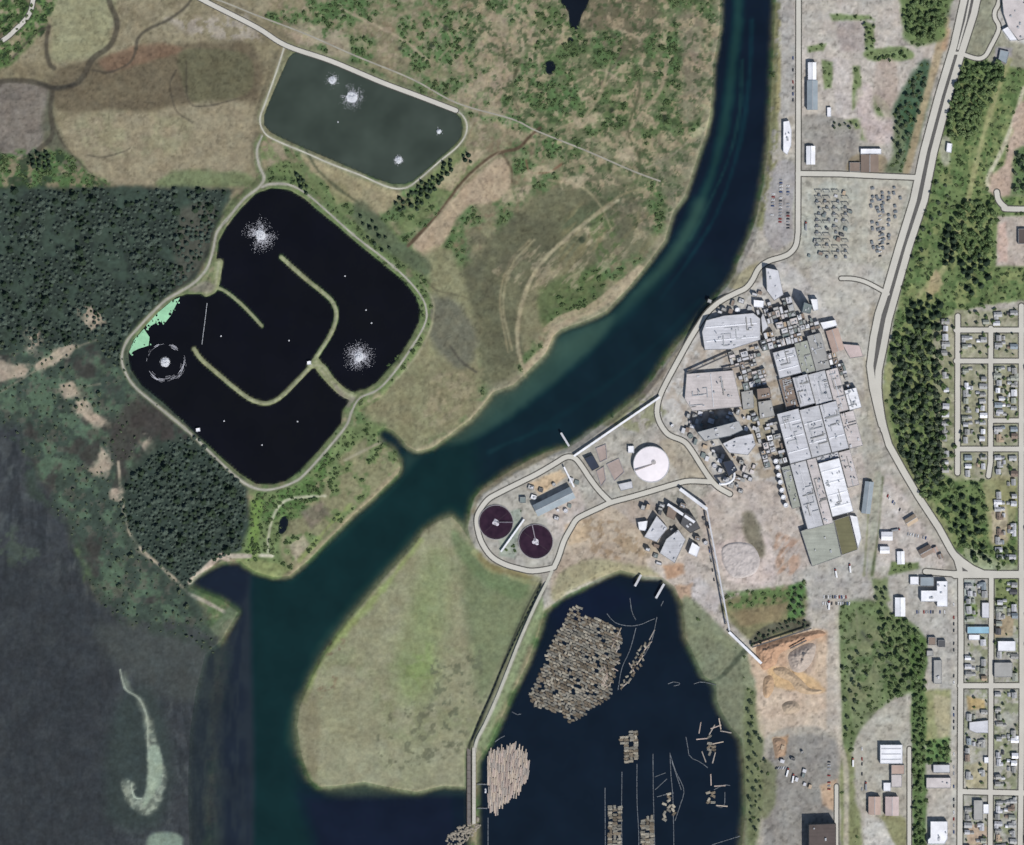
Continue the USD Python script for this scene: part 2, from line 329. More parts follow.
paint("470,262 500,228 540,205 560,235 535,300 520,360 490,370 470,320", (92, 92, 74), 5, 0.7, tex=(N1, 0.4, 0.6)); paint('566,215 625,190 640,205 600,225 572,240', (84, 92, 70), 3, 0.7, 4); paint('584,228 600,222 606,238 590,244', (176, 164, 138), 2, 0.85, 3); paint('520,300 560,262 575,270 545,305 535,345 522,350', (128, 124, 98), 4, 0.8, 4); paint("570,210 640,200 650,245 610,270 580,300 560,300", (122, 116, 88), 4, 0.7, tex=(ND, 0.45, 0.6))
paint("540,290 590,268 606,282 596,312 560,322 545,330", (84, 100, 64), 4, 0.7); paint("585,215 618,205 625,250 600,268", (80, 100, 62), 3, 0.6, tex=(N3, 0.4, 0.5))
paint("418,258 450,250 470,300 480,380 460,420 420,445 405,445 385,425 370,420 362,395 395,365 425,330 430,290", (132, 130, 102), 5, 0.95)
paint("370,408 395,372 425,335 460,345 490,380 470,412 440,432", (128, 124, 98), 4, tex=(N2, 0.35, 0.6)); paint("420,300 455,300 478,340 462,370 440,352 428,330", (104, 104, 92), 5, 0.8)
paint("430,380 462,372 474,392 450,418 425,425", (150, 140, 116), 3, 0.6, tex=(N3, 0.4, 0.6))
for p, w_, c in [("408,246 440,212 462,182 486,160 501,152 518,148 530,136 540,128", 3, (104, 88, 72)), ("501,152 511,168 512,182", 2, (96, 84, 68)), ("526,160 530,172 548,172 562,164", 2, (118, 88, 72)), ("527,380 518,340 524,300 540,265 585,222 615,200", 3, (150, 141, 116)), ("508,352 500,300 510,262 530,240", 2, (138, 130, 104)), ("545,330 560,318 590,306 612,290 640,268", 5, (164, 150, 126)), ("620,30 640,44 600,90 582,100", 2.5, (156, 144, 122)), ("668,60 660,90 640,115 628,132", 3.5, (150, 138, 116)), ("450,346 462,362 476,372", 2.2, (76, 74, 66)), ("436,18 452,40 440,58", 2, (140, 130, 108)), ("340,8 400,38 430,62", 2.5, (160, 148, 126)),
                 ("306,148 320,165 345,190 378,214", 2.2, (108, 98, 82)), ("286,140 300,165 330,200 355,222", 3, (120, 112, 92)), ("470,12 500,40 505,60", 2, (80, 92, 62)), ("576,82 600,70 620,80", 2, (164, 150, 128)), ("600,85 618,60 622,48", 2, (100, 92, 78)), ("640,170 668,158 690,140", 2, (150, 140, 120)), ("482,110 470,132 462,150", 1.6, (120, 108, 88)), ("404,215 430,205 452,190 476,162", 2, (164, 152, 128))]:
    track(p, c, w_, alpha=0.85)
for x, y, r in [(432, 45, 3), (446, 28, 3), (470, 45, 2), (522, 190, 2), (400, 48, 2.5), (684, 160, 6), (612, 110, 2.5), (618, 122, 2), (664, 118, 4), (672, 195, 4), (582, 240, 3)]:
    paint(Point(x, y).buffer(r), (48, 56, 44), 1.5, 0.8, 1)
bankw = line("722,-20 722,25 714,66 712,90 710,115 706,134 694,160 686,190 674,212 665,240 646,266 629,287 606,311 582,322 560,330 549,353 528,371 513,385 493,392", 13)
paint(bankw, (138, 133, 113), 5, 0.85); paint(line("690,20 694,60 690,110", 22), (140, 126, 112), 6, 0.7)
paint(line("640,268 620,290 600,306 575,318 555,328 548,345 525,368", 7), (168, 154, 130), 2, 0.9, 1); paint(line("706,106 712,108 707,125 690,136", 5), (168, 162, 132), 2, 0.9)
paint("655,160 690,150 688,185 676,200 660,190", (120, 118, 98), 3, 0.7)
paint(line("493,392 470,420 447,437 417,451 405,446", 6), (150, 142, 118), 2.5, 0.9, 1)
paint('470,-30 720,-30 712,110 690,170 655,230 600,200 560,150 470,120', (158, 144, 120), 2, 0.75, 3, tex=(vnoise(7, 77, 4), 0.55, 0.64)); paint('470,-30 715,-30 708,110 690,170 655,230 600,200 500,110', (62, 78, 52), 2, 0.7, 3, tex=(vnoise(5, 75, 4), 0.57, 0.68)); paint('250,-30 560,-30 520,110 470,150 380,60 290,20', (154, 140, 122), 2, 0.55, 3, tex=(vnoise(5, 76, 4), 0.55, 0.66)); paint('480,270 640,200 650,240 560,300', (156, 145, 122), 2, 0.6, 3, tex=(vnoise(7, 78, 4, (2, .7), -0.8), 0.56, 0.66))
# around the lagoons and pond
paint(lagoon_out.buffer(13).difference(lagoon_out.buffer(-2)), (104, 116, 82), 3, 0.85, 3, tex=(N3, 0.25, 0.5))
paint("256,138 285,143 345,180 400,235 425,262 430,300 420,320 396,280 330,215 290,186 262,184", (100, 118, 78), 3, 0.8, 3, tex=(N2, 0.3, 0.5))
paint("300,152 380,184 402,192 384,212 360,208 330,186", (150, 140, 114), 2.5, 0.9); paint("262,140 282,142 290,160 270,165", (150, 134, 118), 2.5, 0.8)
paint("326,180 345,186 352,200 338,204", (132, 128, 98), 2, 0.8); paint("360,200 400,240 430,262 424,276 396,258 356,222", (88, 98, 78), 3, 0.8)
paint("415,198 438,186 452,172 470,160 480,164 440,205 410,232 396,226", (104, 118, 80), 3, 0.8)
paint("450,120 464,136 462,158 440,175 425,184 420,178 450,150", (112, 122, 84), 2.5, 0.8)
paint(pond_g.buffer(6).difference(pond_g), (122, 124, 98), 2, 0.8)
for p, w_ in lagoon_paths:
    track(p, (172, 168, 152), w_ * 0.75, 1.0, 0.75, 0.6)
for p, w_ in dike_lines:
    track(p, (132, 138, 104), w_ + .6, 1.0, 0.95, 0.4); track(p, (176, 172, 152), w_ * .4, 1.0, 0.5, 0.3)
for p in ["190,290 205,280 215,284 212,293", "335,385 345,397 356,398 352,408 343,404"]:
    paint(p, (132, 126, 116), 2, 0.8)
track("352,405 375,390 400,368 420,336 429,312", (84, 104, 66), 2.2, alpha=0.8); track("356,408 380,394 405,370 426,340 434,305 420,280", (150, 146, 122), 2, alpha=0.8)
# spit south of the lagoon
paint("256,492 300,478 340,430 385,428 400,460 398,474 354,514 309,560 274,577 240,566 236,540 250,520", (108, 124, 84), 4)
paint("300,500 360,440 395,440 398,470 354,512 310,552 290,570 280,540", (138, 132, 106), 4, 0.8, tex=(N2, 0.4, 0.55)); paint("258,490 300,482 330,445 320,500 290,520 262,520", (78, 106, 62), 3, 0.8, tex=(N3, 0.35, 0.5))
track("268,552 268,540 272,520 280,505 294,498 325,496", (186, 184, 164), 3, alpha=0.85); track("255,555 272,556", (190, 186, 168), 4); track("345,460 385,440", (150, 146, 124), 3)
paint("290,545 304,532 310,545 296,560", (168, 158, 140), 2, 0.8); paint("300,512 322,500 330,515 310,530", (116, 106, 96), 3, 0.8); paint(line("400,468 374,495 331,535 290,574", 5), (150, 140, 116), 2, 0.9, 1)
paint("238,560 262,560 290,568 276,580 256,576", (134, 142, 98), 2.5, 0.85); paint("250,500 262,500 258,560 246,560", (110, 136, 74), 3, 0.8); paint(line("300,560 330,525 350,505", 4), (134, 148, 92), 2, 0.7)
# --- west: woods and scrub floor
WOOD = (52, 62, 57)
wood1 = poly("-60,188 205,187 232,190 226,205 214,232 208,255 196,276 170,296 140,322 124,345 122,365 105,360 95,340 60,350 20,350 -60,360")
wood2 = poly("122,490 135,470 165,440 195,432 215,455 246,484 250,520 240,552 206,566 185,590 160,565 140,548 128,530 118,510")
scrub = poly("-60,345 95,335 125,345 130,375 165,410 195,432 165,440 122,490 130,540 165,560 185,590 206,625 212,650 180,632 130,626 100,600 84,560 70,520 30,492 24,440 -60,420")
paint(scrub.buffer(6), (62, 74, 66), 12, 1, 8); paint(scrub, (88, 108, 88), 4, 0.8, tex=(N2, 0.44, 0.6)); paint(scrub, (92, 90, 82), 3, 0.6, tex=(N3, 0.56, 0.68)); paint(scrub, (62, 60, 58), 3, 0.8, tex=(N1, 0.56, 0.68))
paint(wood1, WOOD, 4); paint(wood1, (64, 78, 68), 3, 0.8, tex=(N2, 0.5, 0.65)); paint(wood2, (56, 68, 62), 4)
paint("180,210 215,205 208,255 192,278 175,290 176,250", (84, 84, 76), 5, 0.8); paint("140,400 165,408 196,436 170,440 140,440 120,470 110,440 120,410", (66, 62, 60), 5, 0.8)
SAND = (186, 168, 150)
for p in ["-20,362 12,363 28,368 20,378 -20,384", "76,308 92,306 104,322 92,328", "24,336 36,334 40,346 28,350", "58,384 72,384 80,394 66,398", "76,402 88,400 95,412 108,420 100,426 84,418", "90,470 98,462 101,448 110,462 112,470 100,474", "112,490 118,492 120,500 112,498", "146,440 152,444 148,452 140,446", "35,366 52,352 70,344 76,348 50,366"]:
    paint(p, SAND, 2.2, 0.85, 5); paint(poly(p, True).buffer(3), (150, 142, 126), 2, 0.5, 7, tex=(N3, 0.45, 0.6))
for p in ["74,388 100,384", "128,540 140,552 158,564 172,580", "0,392 30,374 70,350 96,340"]:
    track(p, (140, 132, 116), 2, alpha=0.6)
track("118,462 122,500 128,530 140,548 160,566 178,582 188,594", (168, 158, 140), 2.6); track("188,594 206,602 224,612", (160, 154, 140), 4); track("190,582 203,570 220,556 232,556 250,556", (176, 166, 152), 5); track("206,570 218,558 228,560", (188, 172, 156), 4)
paint("228,606 240,612 236,620 210,650 205,640", (100, 110, 92), 3, 0.7)
# --- dark tidal flats
paint(darkflat_g, (59, 63, 67), 8, 1, 6)
NF = vnoise(9, 17, 4, (0.5, 3))
paint(darkflat_g, (70, 74, 77), 4, 0.8, tex=(N2, 0.45, 0.7)); paint(darkflat_g, (49, 53, 57), 4, 0.7, tex=(NF, 0.5, 0.66)); paint(darkflat_g, (82, 87, 87), 4, 0.5, 5, tex=(vnoise(16, 71, 5, (0.6, 1.6), 0.4), 0.54, 0.72)); paint(darkflat_g, (44, 49, 52), 4, 0.5, 5, tex=(vnoise(11, 72, 5, (0.6, 1.8), -0.3), 0.56, 0.72)); paint("-60,560 100,600 120,640 100,900 -60,900", (50, 54, 58), 14, 0.6)
paint("100,625 190,630 208,655 196,700 150,690 110,660", (72, 77, 75), 10, 0.8); paint("-60,520 30,530 40,560 -60,580", (72, 84, 72), 6, 0.6, tex=(N2, 0.45, 0.6))
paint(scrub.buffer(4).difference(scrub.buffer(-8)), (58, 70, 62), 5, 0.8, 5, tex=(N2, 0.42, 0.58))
paint("120,700 150,690 170,740 168,800 150,830 110,820 105,760", (56, 66, 64), 10, 0.8)
paint("124,672 132,690 146,706 156,740 160,755 165,775 162,800 150,814 136,812 124,796 122,782 132,782 131,792 138,800 146,792 148,770 147,738 138,700 124,686", (112, 120, 110), 3.5, 0.9, 3); paint("146,716 156,740 160,755 165,775 162,800 150,814 136,812 124,796 122,782 132,782 138,800 146,792 148,770", (146, 154, 140), 2, 0.85, 3, tex=(vnoise(4, 79, 3), 0.4, 0.6))
track("120,670 122,680 126,690 137,697 143,706 147,720 148,745 149,760", (168, 176, 160), 1.8, 0.9, 0.8, 0.2); paint("150,748 160,752 161,780 150,800 142,808 146,790", (150, 164, 146), 2, 0.8, 2.5); track("131,786 134,797 141,799", (180, 190, 172), 1.8, 0.8, 0.9, 0.2)
paint("148,838 165,832 182,838 176,860 150,860", (130, 146, 132), 2.5, 0.9, 1)
# --- the big mud bank
paint(island_g.buffer(9), (134, 131, 106), 3); paint(island_g.buffer(4), (139, 138, 112), 4)
paint(island_g, (131, 135, 105), 6, 0.8, tex=(N1, 0.45, 0.65)); paint(island_g, (150, 148, 124), 5, 0.6, tex=(N2, 0.5, 0.7))
paint("424,560 446,556 448,610 440,660 432,690 400,700 396,660 410,610", (124, 141, 94), 16, 0.5); paint("402,660 430,640 436,676 408,694", (120, 142, 84), 9, 0.5, tex=(N2, 0.4, 0.6))
paint("470,560 500,580 535,590 505,660 480,700 470,640 462,590", (112, 122, 92), 8, 0.8); paint("452,530 470,545 500,570 530,580 520,600 480,580 456,550", (100, 118, 84), 4, 0.7)
paint(line("420,540 382,590 340,635 318,665 304,700", 6), (134, 148, 92), 3, 0.7); paint("300,700 312,690 320,720 318,770 306,760", (124, 118, 96), 4, 0.6)
paint("315,740 460,745 464,786 330,786", (146, 146, 122), 8, 0.6); paint("384,715 440,700 468,745 400,770 380,760", (104, 106, 86), 2, 0.8, tex=(N3, 0.56, 0.66)); paint("318,640 345,640 335,690 318,700", (118, 104, 86), 2, 0.7, tex=(N3, 0.52, 0.62)); paint("430,660 480,650 490,700 440,740", (100, 104, 84), 2, 0.7, tex=(N3, 0.6, 0.68))
paint(line("474,552 490,568 520,580 545,586", 5), (150, 150, 112), 2, 0.7); paint("478,558 500,574 530,578 528,570 500,566 484,552", (128, 118, 84), 3, 0.8)
paint("552,576 546,606 530,645 512,688 496,720 486,748 476,742 498,696 520,644 540,596", (126, 138, 106), 3, 0.95, 1.5)
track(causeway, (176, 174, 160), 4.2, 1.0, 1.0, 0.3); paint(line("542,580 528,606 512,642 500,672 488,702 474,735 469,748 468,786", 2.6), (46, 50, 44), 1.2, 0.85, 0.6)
for p_, w_ in lagoon_paths[:1]:
    paint(line(p_, 5.0), (96, 104, 80), 1.5, 0.7, 1.2); track(p_, (168, 164, 148), 2.6, 1.0, 0.95, 0.5)
paint(line("262,140 300,190 360,240 410,282 428,310", 9), (104, 124, 80), 2, 0.6, 2, tex=(N3, 0.3, 0.5)); paint("404,278 428,300 430,325 410,362 385,392 356,412 352,402 380,386 402,362 420,326 418,298", (108, 126, 82), 2, 0.7, 2, tex=(N3, 0.3, 0.5))
for p_, w_, c_ in [("306,150 318,170 340,190 362,205", 2, (86, 90, 70)), ("520,60 512,90 520,112", 2, (86, 88, 66)), ("480,150 470,160 462,176 450,190", 2, (150, 138, 112)), ("610,60 600,95 580,120 560,128 540,140", 2.2, (150, 140, 114)), ("632,62 640,90 628,130 640,160 634,190", 2, (82, 86, 64)), ("548,180 580,186 600,205 612,230", 2.4, (150, 142, 114)), ("560,250 590,220 620,196 650,186", 1.8, (140, 132, 104)), ("420,270 436,290 470,300 480,330", 1.8, (96, 94, 76))]:
    track(p_, c_, w_, 1.2, 0.8, 1.5)
for p_ in ["520,172 548,164 556,172 530,186", "500,190 530,186 524,200 502,204", "560,178 590,176 584,188 562,190", "575,120 600,112 604,120 580,128", "618,150 634,146 636,160 620,162", "436,186 470,150 488,150 452,190"]:
    paint(p_, (172, 158, 134), 2, 0.8, 4, tex=(N3, 0.3, 0.5))
for p_ in ["470,235 520,215 535,240 500,290 470,300", "530,340 560,300 580,290 560,318", "600,205 640,196 648,225 620,240"]:
    paint(p_, (90, 90, 74), 5, 0.6, 4, tex=(N2, 0.35, 0.6))
track("527,380 517,345 521,305 535,272 560,243 590,220 618,200", (158, 150, 124), 3.2, 1.2, 0.9, 1); track("512,350 503,305 512,265 534,240", (146, 139, 112), 2.2, 1.2, 0.8, 1)
track("408,246 440,212 462,182 486,160 501,152 518,148 530,136 540,128", (88, 74, 60), 3, 1, 0.9, 0.8); track("500,152 470,176 446,206 420,238", (176, 164, 140), 2, 1, 0.6, 1)
# --- east: the built-up side
GREY, CONC, YARD, LAWN = (172, 168, 161), (188, 184, 178), (164, 160, 152), (130, 138, 98)
east_in = east_g.buffer(-1)
paint(east_in, (166, 161, 152), 2.5); paint(east_in, (182, 175, 167), 2, 0.7, tex=(N3, 0.5, 0.64)); paint(east_in, (140, 134, 126), 2, 0.6, tex=(N2, 0.56, 0.7))
paint(line("776,-20 777,60 774,110 772,160 766,200 760,225", 9), (132, 132, 96), 2, 0.9, 2, tex=(N3, 0.3, 0.5)); paint(line("779,20 780,60 778,110", 4), (158, 148, 112), 2, 0.7, tex=(N3, 0.42, 0.5))
paint("781,-60 796,-60 796,115 781,118", (164, 160, 156), 1.5, 0.9, 1); paint("776,165 795,168 795,232 776,250 764,235 768,200", (158, 154, 154), 2, 0.9); paint("745,268 760,262 752,282 738,290 730,284", (152, 146, 120), 2, 0.9); paint(line("726,296 700,326 678,352 662,374 645,392 610,424 575,448", 6), (136, 128, 116), 1.5, 0.9, 1)
# gravel lots in the north
paint("803,-60 900,-60 902,20 912,35 935,40 925,110 905,120 890,150 860,130 850,148 803,148", (184, 176, 168), 3, 0.9); paint("803,-60 900,-60 902,35 860,60 840,50 803,48", (176, 170, 162), 3, 0.8, tex=(N2, 0.4, 0.6)); paint("835,20 862,22 866,50 840,52", (160, 150, 146), 3, 0.8)
for p in ["830,14 870,15 874,20 832,21", "864,20 874,24 874,48 866,50", "868,50 905,47 912,58 880,62 866,58", "853,66 860,66 862,95 853,110", "822,60 834,62 832,88 824,90", "806,46 826,44 824,50 808,52", "872,100 880,96 892,112 884,120 874,116", "832,120 862,118 862,130 834,130", "860,126 866,128 868,142 860,140"]:
    paint(p, (104, 122, 78), 1.8, 0.85, 2)
paint("832,55 850,60 850,120 836,120", (186, 178, 174), 2, 0.8); paint("858,92 870,85 876,112 892,122 892,142 866,142 858,120", (190, 176, 172), 2.5, 0.8); paint("876,62 895,62 898,110 886,118 875,100", (172, 158, 148), 2.5, 0.8)
paint("802,118 850,122 858,150 848,165 848,172 802,172", (148, 144, 138), 2, 0.9, 1.5); paint("849,160 858,154 885,156 884,173 849,173", (142, 130, 110), 1.5, 0.9, 1)
paint("898,115 918,105 912,150 905,172 884,173 892,150", (100, 112, 84), 3, 0.9); paint("893,108 925,60 930,100 908,168 902,170 906,130", (62, 88, 66), 4, 0.9)
paint(line("946,20 936,62 922,112 912,150 906,172", 8), (164, 147, 120), 2, 0.9, 1); paint(line("948,30 944,48", 5), (178, 148, 120), 2, 0.7, 1); paint("905,-60 954,-60 948,20 938,40 905,38", (98, 118, 74), 3, 0.9)
paint("802,179 914,182 896,250 884,272 840,262 802,262", (172, 169, 158), 2, 0.95, 1); paint("868,186 908,186 894,250 868,262", (180, 172, 160), 2, 0.7); paint("808,190 856,186 858,204 850,260 808,260", (168, 172, 166), 3, 0.6, tex=(N2, 0.4, 0.6))
paint("815,262 880,268 882,294 872,372 868,390 850,380 842,335 828,310 815,296", (180, 176, 168), 2.5, 0.95, 1.5); paint(line("874,305 872,340", 6), (150, 140, 124), 2.5, 0.7)
# mill
paint("745,300 780,262 815,290 842,335 862,420 870,470 866,560 800,580 720,500 690,450 664,420 662,396 690,345 710,312", (184, 180, 176), 3, 0.95); paint("690,350 760,320 800,480 770,520 720,480 690,440 664,400", (166, 156, 146), 3, 0.8, tex=(N3, 0.42, 0.56)); paint("735,380 778,380 795,470 790,520 760,500 750,440", (160, 148, 132), 3, 0.8, tex=(N3, 0.36, 0.56))
paint("738,385 760,388 775,440 755,440", (148, 142, 122), 3, 0.6)
paint("700,500 770,480 800,520 808,600 740,600 712,560", (180, 169, 161), 3, 0.9); paint("715,545 765,535 775,580 735,584 722,570", (194, 180, 174), 3, 0.9); paint("742,516 754,514 766,552 758,558 748,545", (112, 108, 92), 3, 0.85); paint("770,530 798,540 800,575 778,575", (176, 146, 126), 3, 0.8, tex=(ND, 0.35, 0.5))
paint("858,420 876,440 882,500 868,560 866,600 840,605 858,560", (164, 160, 150), 2.5, 0.9); paint("832,462 862,452 868,490 846,500", (186, 176, 168), 2, 0.8)
paint("798,572 864,552 866,604 846,615 800,600", (168, 165, 160), 2.5, 0.9); paint("640,394 600,424 620,440 660,418 664,408", (130, 132, 100), 3, 0.7, tex=(N3, 0.35, 0.5)); paint("660,440 690,446 712,480 672,482 666,462", (164, 154, 138), 2, 0.8)
# treatment works peninsula
paint("470,520 482,492 560,450 600,426 650,440 680,482 640,495 585,515 570,560 550,572 500,566 476,546", (168, 164, 156), 2, 0.9); paint(line("473,512 482,492 515,470 562,447", 5), (150, 140, 116), 2, 0.9)
paint("528,484 560,470 568,476 540,494", (200, 176, 146), 2, 0.9); paint("540,500 576,486 584,512 566,530 556,540 545,515", (186, 176, 170), 3, 0.8); paint("500,515 520,510 516,560 500,556", (150, 160, 148), 2, 0.8)
paint("570,540 590,512 640,500 650,530 668,565 690,575 680,590 640,572 590,580 556,592 552,575", (175, 160, 143), 3, 0.95, 3); paint("560,575 590,560 640,566 660,575 600,578 556,600", (150, 146, 116), 3, 0.8, 4); paint("575,525 600,512 640,540 640,560 600,555", (150, 130, 106), 2, 0.7, tex=(N3, 0.5, 0.6)); paint("566,525 582,520 586,540 568,546", (188, 166, 140), 2, 0.7)
paint("612,505 650,498 665,520 640,530", (168, 158, 150), 2, 0.7); paint("648,560 700,545 720,590 726,630 700,606 680,590", (184, 174, 166), 3, 0.9); paint("680,590 700,575 722,600 715,615", (178, 172, 172), 3, 0.7); paint("664,566 684,564 684,574 668,578", (176, 140, 112), 2, 0.8); paint("676,586 692,584 690,598 680,598", (174, 144, 120), 2, 0.8)
# pond's east bank
paint("683,600 700,606 726,632 748,655 760,700 756,720 752,860 744,860 745,771 738,738 716,710 690,655", (124, 130, 106), 3, 0.95, 2); paint("700,640 730,650 745,690 735,735 715,705", (118, 122, 102), 4, 0.8); paint("744,700 758,700 766,760 760,845 748,845", (112, 120, 88), 3, 0.9, 2); paint(line("703,684 722,676 745,650", 2.5), (74, 82, 68), 1.5, 0.7)
paint("724,600 800,586 804,618 796,640 760,645 730,622", (120, 118, 88), 3, 0.95); paint("722,592 804,584 808,600 730,610", (92, 118, 72), 2.5, 0.8, tex=(N3, 0.35, 0.5)); paint("728,612 790,602 780,622 740,625", (140, 124, 98), 3, 0.7); paint("788,586 804,580 804,616 788,620", (88, 122, 74), 2, 0.9); paint("750,640 770,624 806,620 806,630 775,634 760,645", (90, 90, 78), 2, 0.9)
# sawdust and log yard
paint("752,648 800,632 826,630 830,645 832,700 800,715 765,715 757,690", (194, 173, 152), 3, 0.95); paint("756,645 796,634 826,630 824,642 790,650 786,668 765,672", (190, 162, 138), 2.5, 0.9, 1.5); paint("790,650 818,640 812,672 795,674", (180, 160, 144), 2, 0.8); paint("760,690 800,690 835,690 835,740 765,740", (194, 176, 158), 3, 0.8); paint("770,668 800,672 826,690 800,690 776,686", (200, 166, 122), 2, 0.7); paint("828,620 840,620 845,760 838,850 828,850", (178, 170, 160), 2, 0.9, 1)
paint("768,735 838,735 836,800 836,860 760,860 764,800", (164, 158, 148), 3, 0.9); paint("772,742 834,740 835,790 836,860 766,860 768,800", (138, 135, 131), 3, 0.85); paint("772,738 788,736 786,756 774,760", (176, 138, 104), 2, 0.8); paint("762,760 776,770 776,800 764,818 758,800", (112, 118, 88), 3, 0.8); paint("820,786 836,780 836,812 822,806", (196, 166, 138), 2, 0.8)
# greens between mill and town
paint("838,612 862,600 900,606 922,622 926,660 914,690 890,700 866,720 852,750 842,745 840,680", (104, 120, 82), 3, 0.95); paint("845,640 862,615 890,640 880,700 855,730", (118, 126, 96), 3, 0.7); track('862,632 872,645 890,664 905,678 918,690', (92, 100, 86), 3, 1.5, 0.8); track('856,610 858,650 850,700', (126, 130, 104), 2, 1.5, 0.7); paint('845,640 880,640 900,690 860,700', (84, 104, 68), 3, 0.7, 4, tex=(N3, 0.45, 0.6)); paint('846,620 900,615 918,650 880,690 850,700', (128, 132, 102), 3, 0.6, 4, tex=(N2, 0.5, 0.62)); paint("842,755 852,756 854,790 862,845 842,845", (124, 130, 92), 2.5, 0.9)
paint("855,742 872,718 906,698 910,740 908,845 892,845 876,820 862,800 856,770", (168, 164, 154), 2, 0.95, 1); paint("866,815 880,822 896,845 900,860 868,860", (192, 188, 182), 2, 0.9, 1); paint("880,816 905,818 905,845 896,845 886,826", (132, 132, 98), 2, 0.9)
paint(line("878,474 876,500 872,545 871,578", 6.5), (160, 160, 146), 1.2, 0.9, 0.6); paint(line("883,478 880,520 872,575", 2.5), (96, 104, 76), 1.2, 0.9, 1); paint(line("870,480 868,520 864,575", 2), (130, 134, 102), 1.2, 0.7, 1); paint(line("836,600 838,680 840,740 846,770 846,850", 5), (186, 178, 166), 1.5, 0.8, 0.8)
paint("884,478 898,486 925,530 945,566 925,566 884,566 878,560", (184, 176, 170), 2, 0.95, 1); paint("892,562 918,563 918,575 890,574", (100, 116, 74), 2, 0.9); paint("888,488 905,498 908,515 892,514", (206, 198, 192), 2, 0.7, tex=(N3, 0.45, 0.55)); paint("886,578 956,578 956,690 930,690 926,640 905,618 890,610", (172, 168, 162), 2, 0.95, 1); paint("872,580 888,578 890,600 876,606", (104, 118, 78), 2, 0.8)
paint("922,690 950,690 950,762 926,762", (142, 144, 104), 2.5, 0.9); paint("934,694 950,700 950,735 938,742", (176, 166, 142), 2.5, 0.7); paint("924,742 950,736 950,762 926,764", (92, 126, 76), 2.5, 0.8); paint("925,764 952,764 952,845 925,845", (174, 168, 160), 1.5, 0.9); paint("952,578 957,578 956,845 951,845", (180, 176, 168), 1, 0.9, 0.5)
paint("910,625 926,640 926,845 913,845", (86, 110, 66), 2, 0.9)
# avenue verges and the woods
woods = poly("984,-30 1000,50 984,62 1024,58 1100,60 1100,300 1020,300 955,310 955,475 1018,478 1018,568 975,566 950,545 925,505 905,470 890,440 884,400 886,360 895,315 905,270 918,225 930,180 940,130 960,65")
paint(woods, (104, 122, 78), 2, 0.95); paint(woods, (134, 140, 96), 3, 0.7, tex=(N2, 0.5, 0.62)); paint(woods, (78, 100, 62), 2, 0.7, tex=(N3, 0.52, 0.64))
paint("979,-60 1100,-60 1100,66 1006,66 986,58 962,54 972,10", (148, 146, 130), 2, 0.9, 1); paint("978,4 992,12 996,28 988,48 966,50", (142, 142, 124), 1.5, 0.9, 0.5); paint("1004,4 1100,-60 1100,40 1024,44 1004,34", (190, 188, 186), 2, 0.9); paint("994,46 1012,48 1012,66 994,62", (150, 146, 150), 1.5, 0.9)
track("1010,60 998,90 985,130 976,165 968,200 958,232 944,268 928,284 918,296", (152, 152, 112), 5, 2, 0.9, 1.5); track("1024,88 1014,120 1002,150 988,178 990,190", (186, 180, 158), 4.5, 1.5, 0.95, 0.8)
paint("1024,100 1010,135 1004,165 990,176 994,196 1024,196 1100,196 1100,100", (182, 160, 146), 2.5, 0.95); paint("1016,150 1040,140 1040,196 1010,196", (92, 118, 76), 3, 0.9); paint("998,216 1100,214 1100,268 996,266", (182, 170, 162), 2, 0.95, 1); paint("998,225 1006,222 1008,262 998,262", (196, 168, 156), 2, 0.7)
paint("940,139 950,138 952,160 946,166 940,160", (166, 164, 150), 2, 0.8); paint("925,290 936,270 944,284 930,300", (176, 156, 128), 2, 0.7)
paint(line("883,388 888,430 900,455 925,497 948,535", 9), (132, 134, 100), 2, 0.8, 1); paint(line("890,365 889,395", 8), (150, 150, 112), 2, 0.8); paint(line("866,360 868,400 876,440", 6), (168, 162, 148), 2, 0.9, 1); paint("965,545 1000,562 1018,566 1018,572 975,570", (150, 158, 130), 2, 0.9)
# town blocks
town = poly("932,326 956,312 1100,306 1100,480 955,480 940,470 934,400")
paint(town, (142, 143, 118), 2.5, 0.9, 2); paint(town, (164, 160, 142), 2, 0.8, tex=(N3, 0.46, 0.58))
town2 = sbox(962, 578, 1100, 900)
paint(town2, (160, 159, 149), 1.5, 0.95, 0.5); paint(town2, (134, 139, 110), 1.5, 0.8, tex=(N2, 0.5, 0.62)); paint(town2, (176, 172, 166), 1.5, 0.8, tex=(N3, 0.54, 0.62))
paint("963,580 975,580 975,622 963,622", (168, 176, 172), 1.5, 0.8, 0.5); paint("966,604 977,604 977,616 966,620", (110, 130, 74), 1.5, 0.9, 1); paint("994,616 1014,616 1013,636 994,638", (166, 152, 128), 1.2, 0.95, 0.5); paint("994,578 1018,578 1018,608 996,608", (118, 130, 84), 1.5, 0.9, 1); paint("994,664 1010,662 1012,676 994,678", (158, 156, 148), 1.5, 0.9, 0.5); paint("967,696 985,700 985,708 968,710", (186, 160, 112), 1.5, 0.8, 1); paint("965,765 988,760 988,788 966,788", (172, 164, 134), 1.5, 0.8, 1); paint("968,824 988,826 988,845 966,845", (182, 160, 140), 1.5, 0.8, 1)
paint("985,480 1015,478 1015,520 1006,545 990,545 985,510", (150, 146, 112), 2, 0.8); paint("990,512 1006,505 1008,540 992,544", (184, 170, 150), 2, 0.8)

